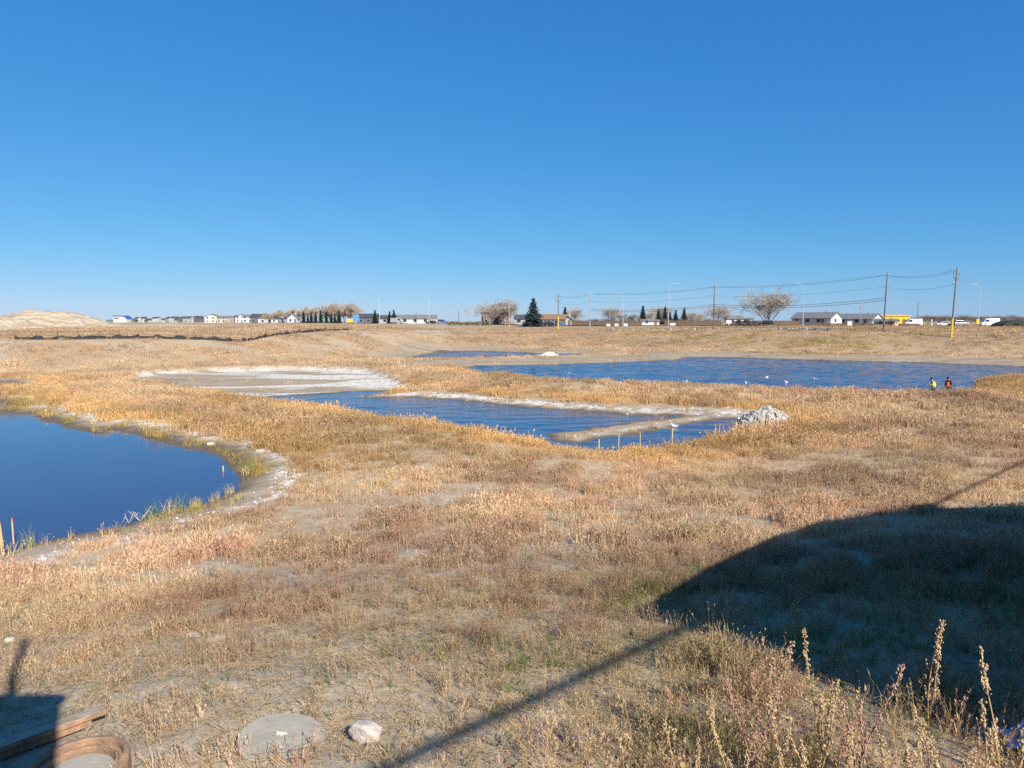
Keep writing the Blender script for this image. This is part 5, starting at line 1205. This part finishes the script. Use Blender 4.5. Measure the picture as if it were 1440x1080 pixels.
board_fence((atx(793, 282), 282), (atx(905, 272), 272), 'brown board fence behind the white signs and olive bush'); board_fence((atx(935, 270), 270), (atx(1018, 262), 262), 'brown board fence behind the utility pole left of the trailers'); board_fence((atx(1026, 250), 250), (atx(1130, 244), 244), 'brown board fence behind the dark car'); board_fence((atx(735, 270), 270), (atx(782, 262), 262), 'low brown board fence below the big spruce', .8); board_fence((atx(1132, 240), 240), (atx(1300, 225), 225), 'low dark board fence in front of the grey-roofed houses', .55)

# ------------------------------------------------------------------ vehicles on the road
def car(px, Y, rz, kind, paint, lab, zo=.14):
    x = atx(px, Y); z0 = hz(x, Y); rt = empty({'suv': 'parked_car', 'van': 'delivery_van', 'car': 'parked_car', 'truck': 'box_truck'}[kind], (x, Y, z0 + zo), R(rz))
    if kind == 'suv': low = [(-2.3, .35), (2.3, .35), (2.35, .85), (1.3, 1.02), (-2.3, 1.05), (-2.38, .7)]; cab = [(-2.2, 1.03), (1.25, 1.0), (.55, 1.68), (-1.9, 1.72)]; gl = [(-2.0, 1.1), (1.0, 1.08), (.48, 1.58), (-1.8, 1.60)]; wb = 1.45
    elif kind == 'van': low = [(-2.6, .35), (2.6, .35), (2.65, .9), (2.0, 1.2), (-2.6, 1.25)]; cab = [(-2.6, 1.2), (2.0, 1.18), (1.4, 2.2), (-2.55, 2.3)]; gl = [(.5, 1.3), (1.8, 1.3), (1.35, 1.95), (.5, 1.98)]; wb = 1.6
    else: low = [(-2.2, .3), (2.2, .3), (2.25, .7), (1.2, .88), (-2.15, .92)]; cab = [(-1.7, .9), (1.1, .86), (.4, 1.4), (-1.1, 1.42)]; gl = [(-1.45, .94), (.9, .92), (.36, 1.33), (-1.02, 1.34)]; wb = 1.3
    MB().prism(low, 'y', -.9, .9).build('body', M[paint], rt, bevel=.06); MB().prism(cab, 'y', -.8, .8).build('cabin', M[paint], rt, bevel=.06)
    for s in (-1, 1): MB().prism(gl, 'y', s * .795, s * .815).build('side_window', M['glass'], rt)
    for sx in (-1, 1):
        for sy in (-1, 1):
            wv = MB(); n = 16; wv.prism([(sx * wb + .34 * math.cos(6.283 * k / n), .34 + .34 * math.sin(6.283 * k / n)) for k in range(n)], 'y', sy * .72, sy * .93); wo = wv.build('wheel', M['tyre'], rt)
            MB().prism([(sx * wb + .19 * math.cos(6.283 * k / 10), .34 + .19 * math.sin(6.283 * k / 10)) for k in range(10)], 'y', sy * .93, sy * .945).build('rim', M['carsilver'], wo)
    for s in (-1, 1): MB().box((low[2][0] - .03, s * .62, low[2][1] - .12), (.08, .3, .14)).build('headlight', M['white'], rt)
    tag(rt, lab, 'car' if kind in ('car', 'suv') else kind)
car(1076.5, 232, 172, 'suv', 'carblack', 'black sport utility car in front of the big bare tree'); car(774, 258, 5, 'suv', 'carblack', 'dark car parked below the brown-roofed house'); car(612, 292, 0, 'car', 'carsilver', 'silver car right of the street lamp by the white barn'); car(606, 286, 180, 'car', 'carblack', 'dark car at the foot of the street lamp by the white barn'); car(622, 300, 8, 'suv', 'carblue', 'dark blue sport utility car left of the olive hedge'); car(558, 300, 0, 'van', 'carsilver', 'pale van below the spruce pair')
car(1284, 232, 170, 'van', 'carwhite', 'white van right of the yellow building'); car(1327, 225, 170, 'car', 'carwhite', 'white car in front of the brush strip left of the tallest pole'); car(1351, 222, 0, 'suv', 'carsilver', 'silver sport utility car behind the tallest pole'); car(1391, 205, 180, 'van', 'carwhite', 'white van beside the dark green shelter'); car(787, 262, 0, 'car', 'carblue', 'blue car parked behind the yellow-footed pole')
# sign boards
def board(px, Y, z, w_, h_, m, lab, legs=True, name='sign_board'):
    x = atx(px, Y); z0 = hz(x, Y); rt = empty(name, (x, Y, z0)); MB().box((0, 0, z + h_ / 2), (w_, .12, h_)).build('face_panel', M[m], rt); MB().box((0, .08, z + h_ / 2), (w_ + .1, .05, h_ + .1)).build('backing_frame', M['galv'], rt)
    if legs:
        for s in (-1, 1): MB().box((s * w_ * .38, .13, (z + .1) / 2), (.12, .1, z + .3)).build('leg', M['wood_pole'], rt)
    tag(rt, lab, 'sign')
board(500.5, 318, 1.3, 2.7, 2.4, 'signblue', 'blue sign board by the road in front of the poplars'); board(492, 322, .5, 2.6, 1.6, 'yellow', 'yellow panel standing beside the blue sign'); board(855.5, 240, .5, 1.3, .8, 'white', 'left white sign in front of the board fence'); board(867, 240, .5, 1.3, .8, 'white', 'right white sign in front of the board fence'); board(880, 240, .4, 1.3, .9, 'bag', 'pale blue sign under the street lamp'); board(946, 240, .4, 1.8, .8, 'white', 'low white sign by the tall street lamp'); board(1025, 235, .9, 1.8, 1.1, 'white', 'white sign left of the brown board fence'); board(1195, 200, .4, 1.3, 1.2, 'white', 'white box sign in front of the second grey-roofed house'); board(1375, 203, .9, .8, 1.3, 'yellow', 'yellow sign board at the foot of a street lamp')
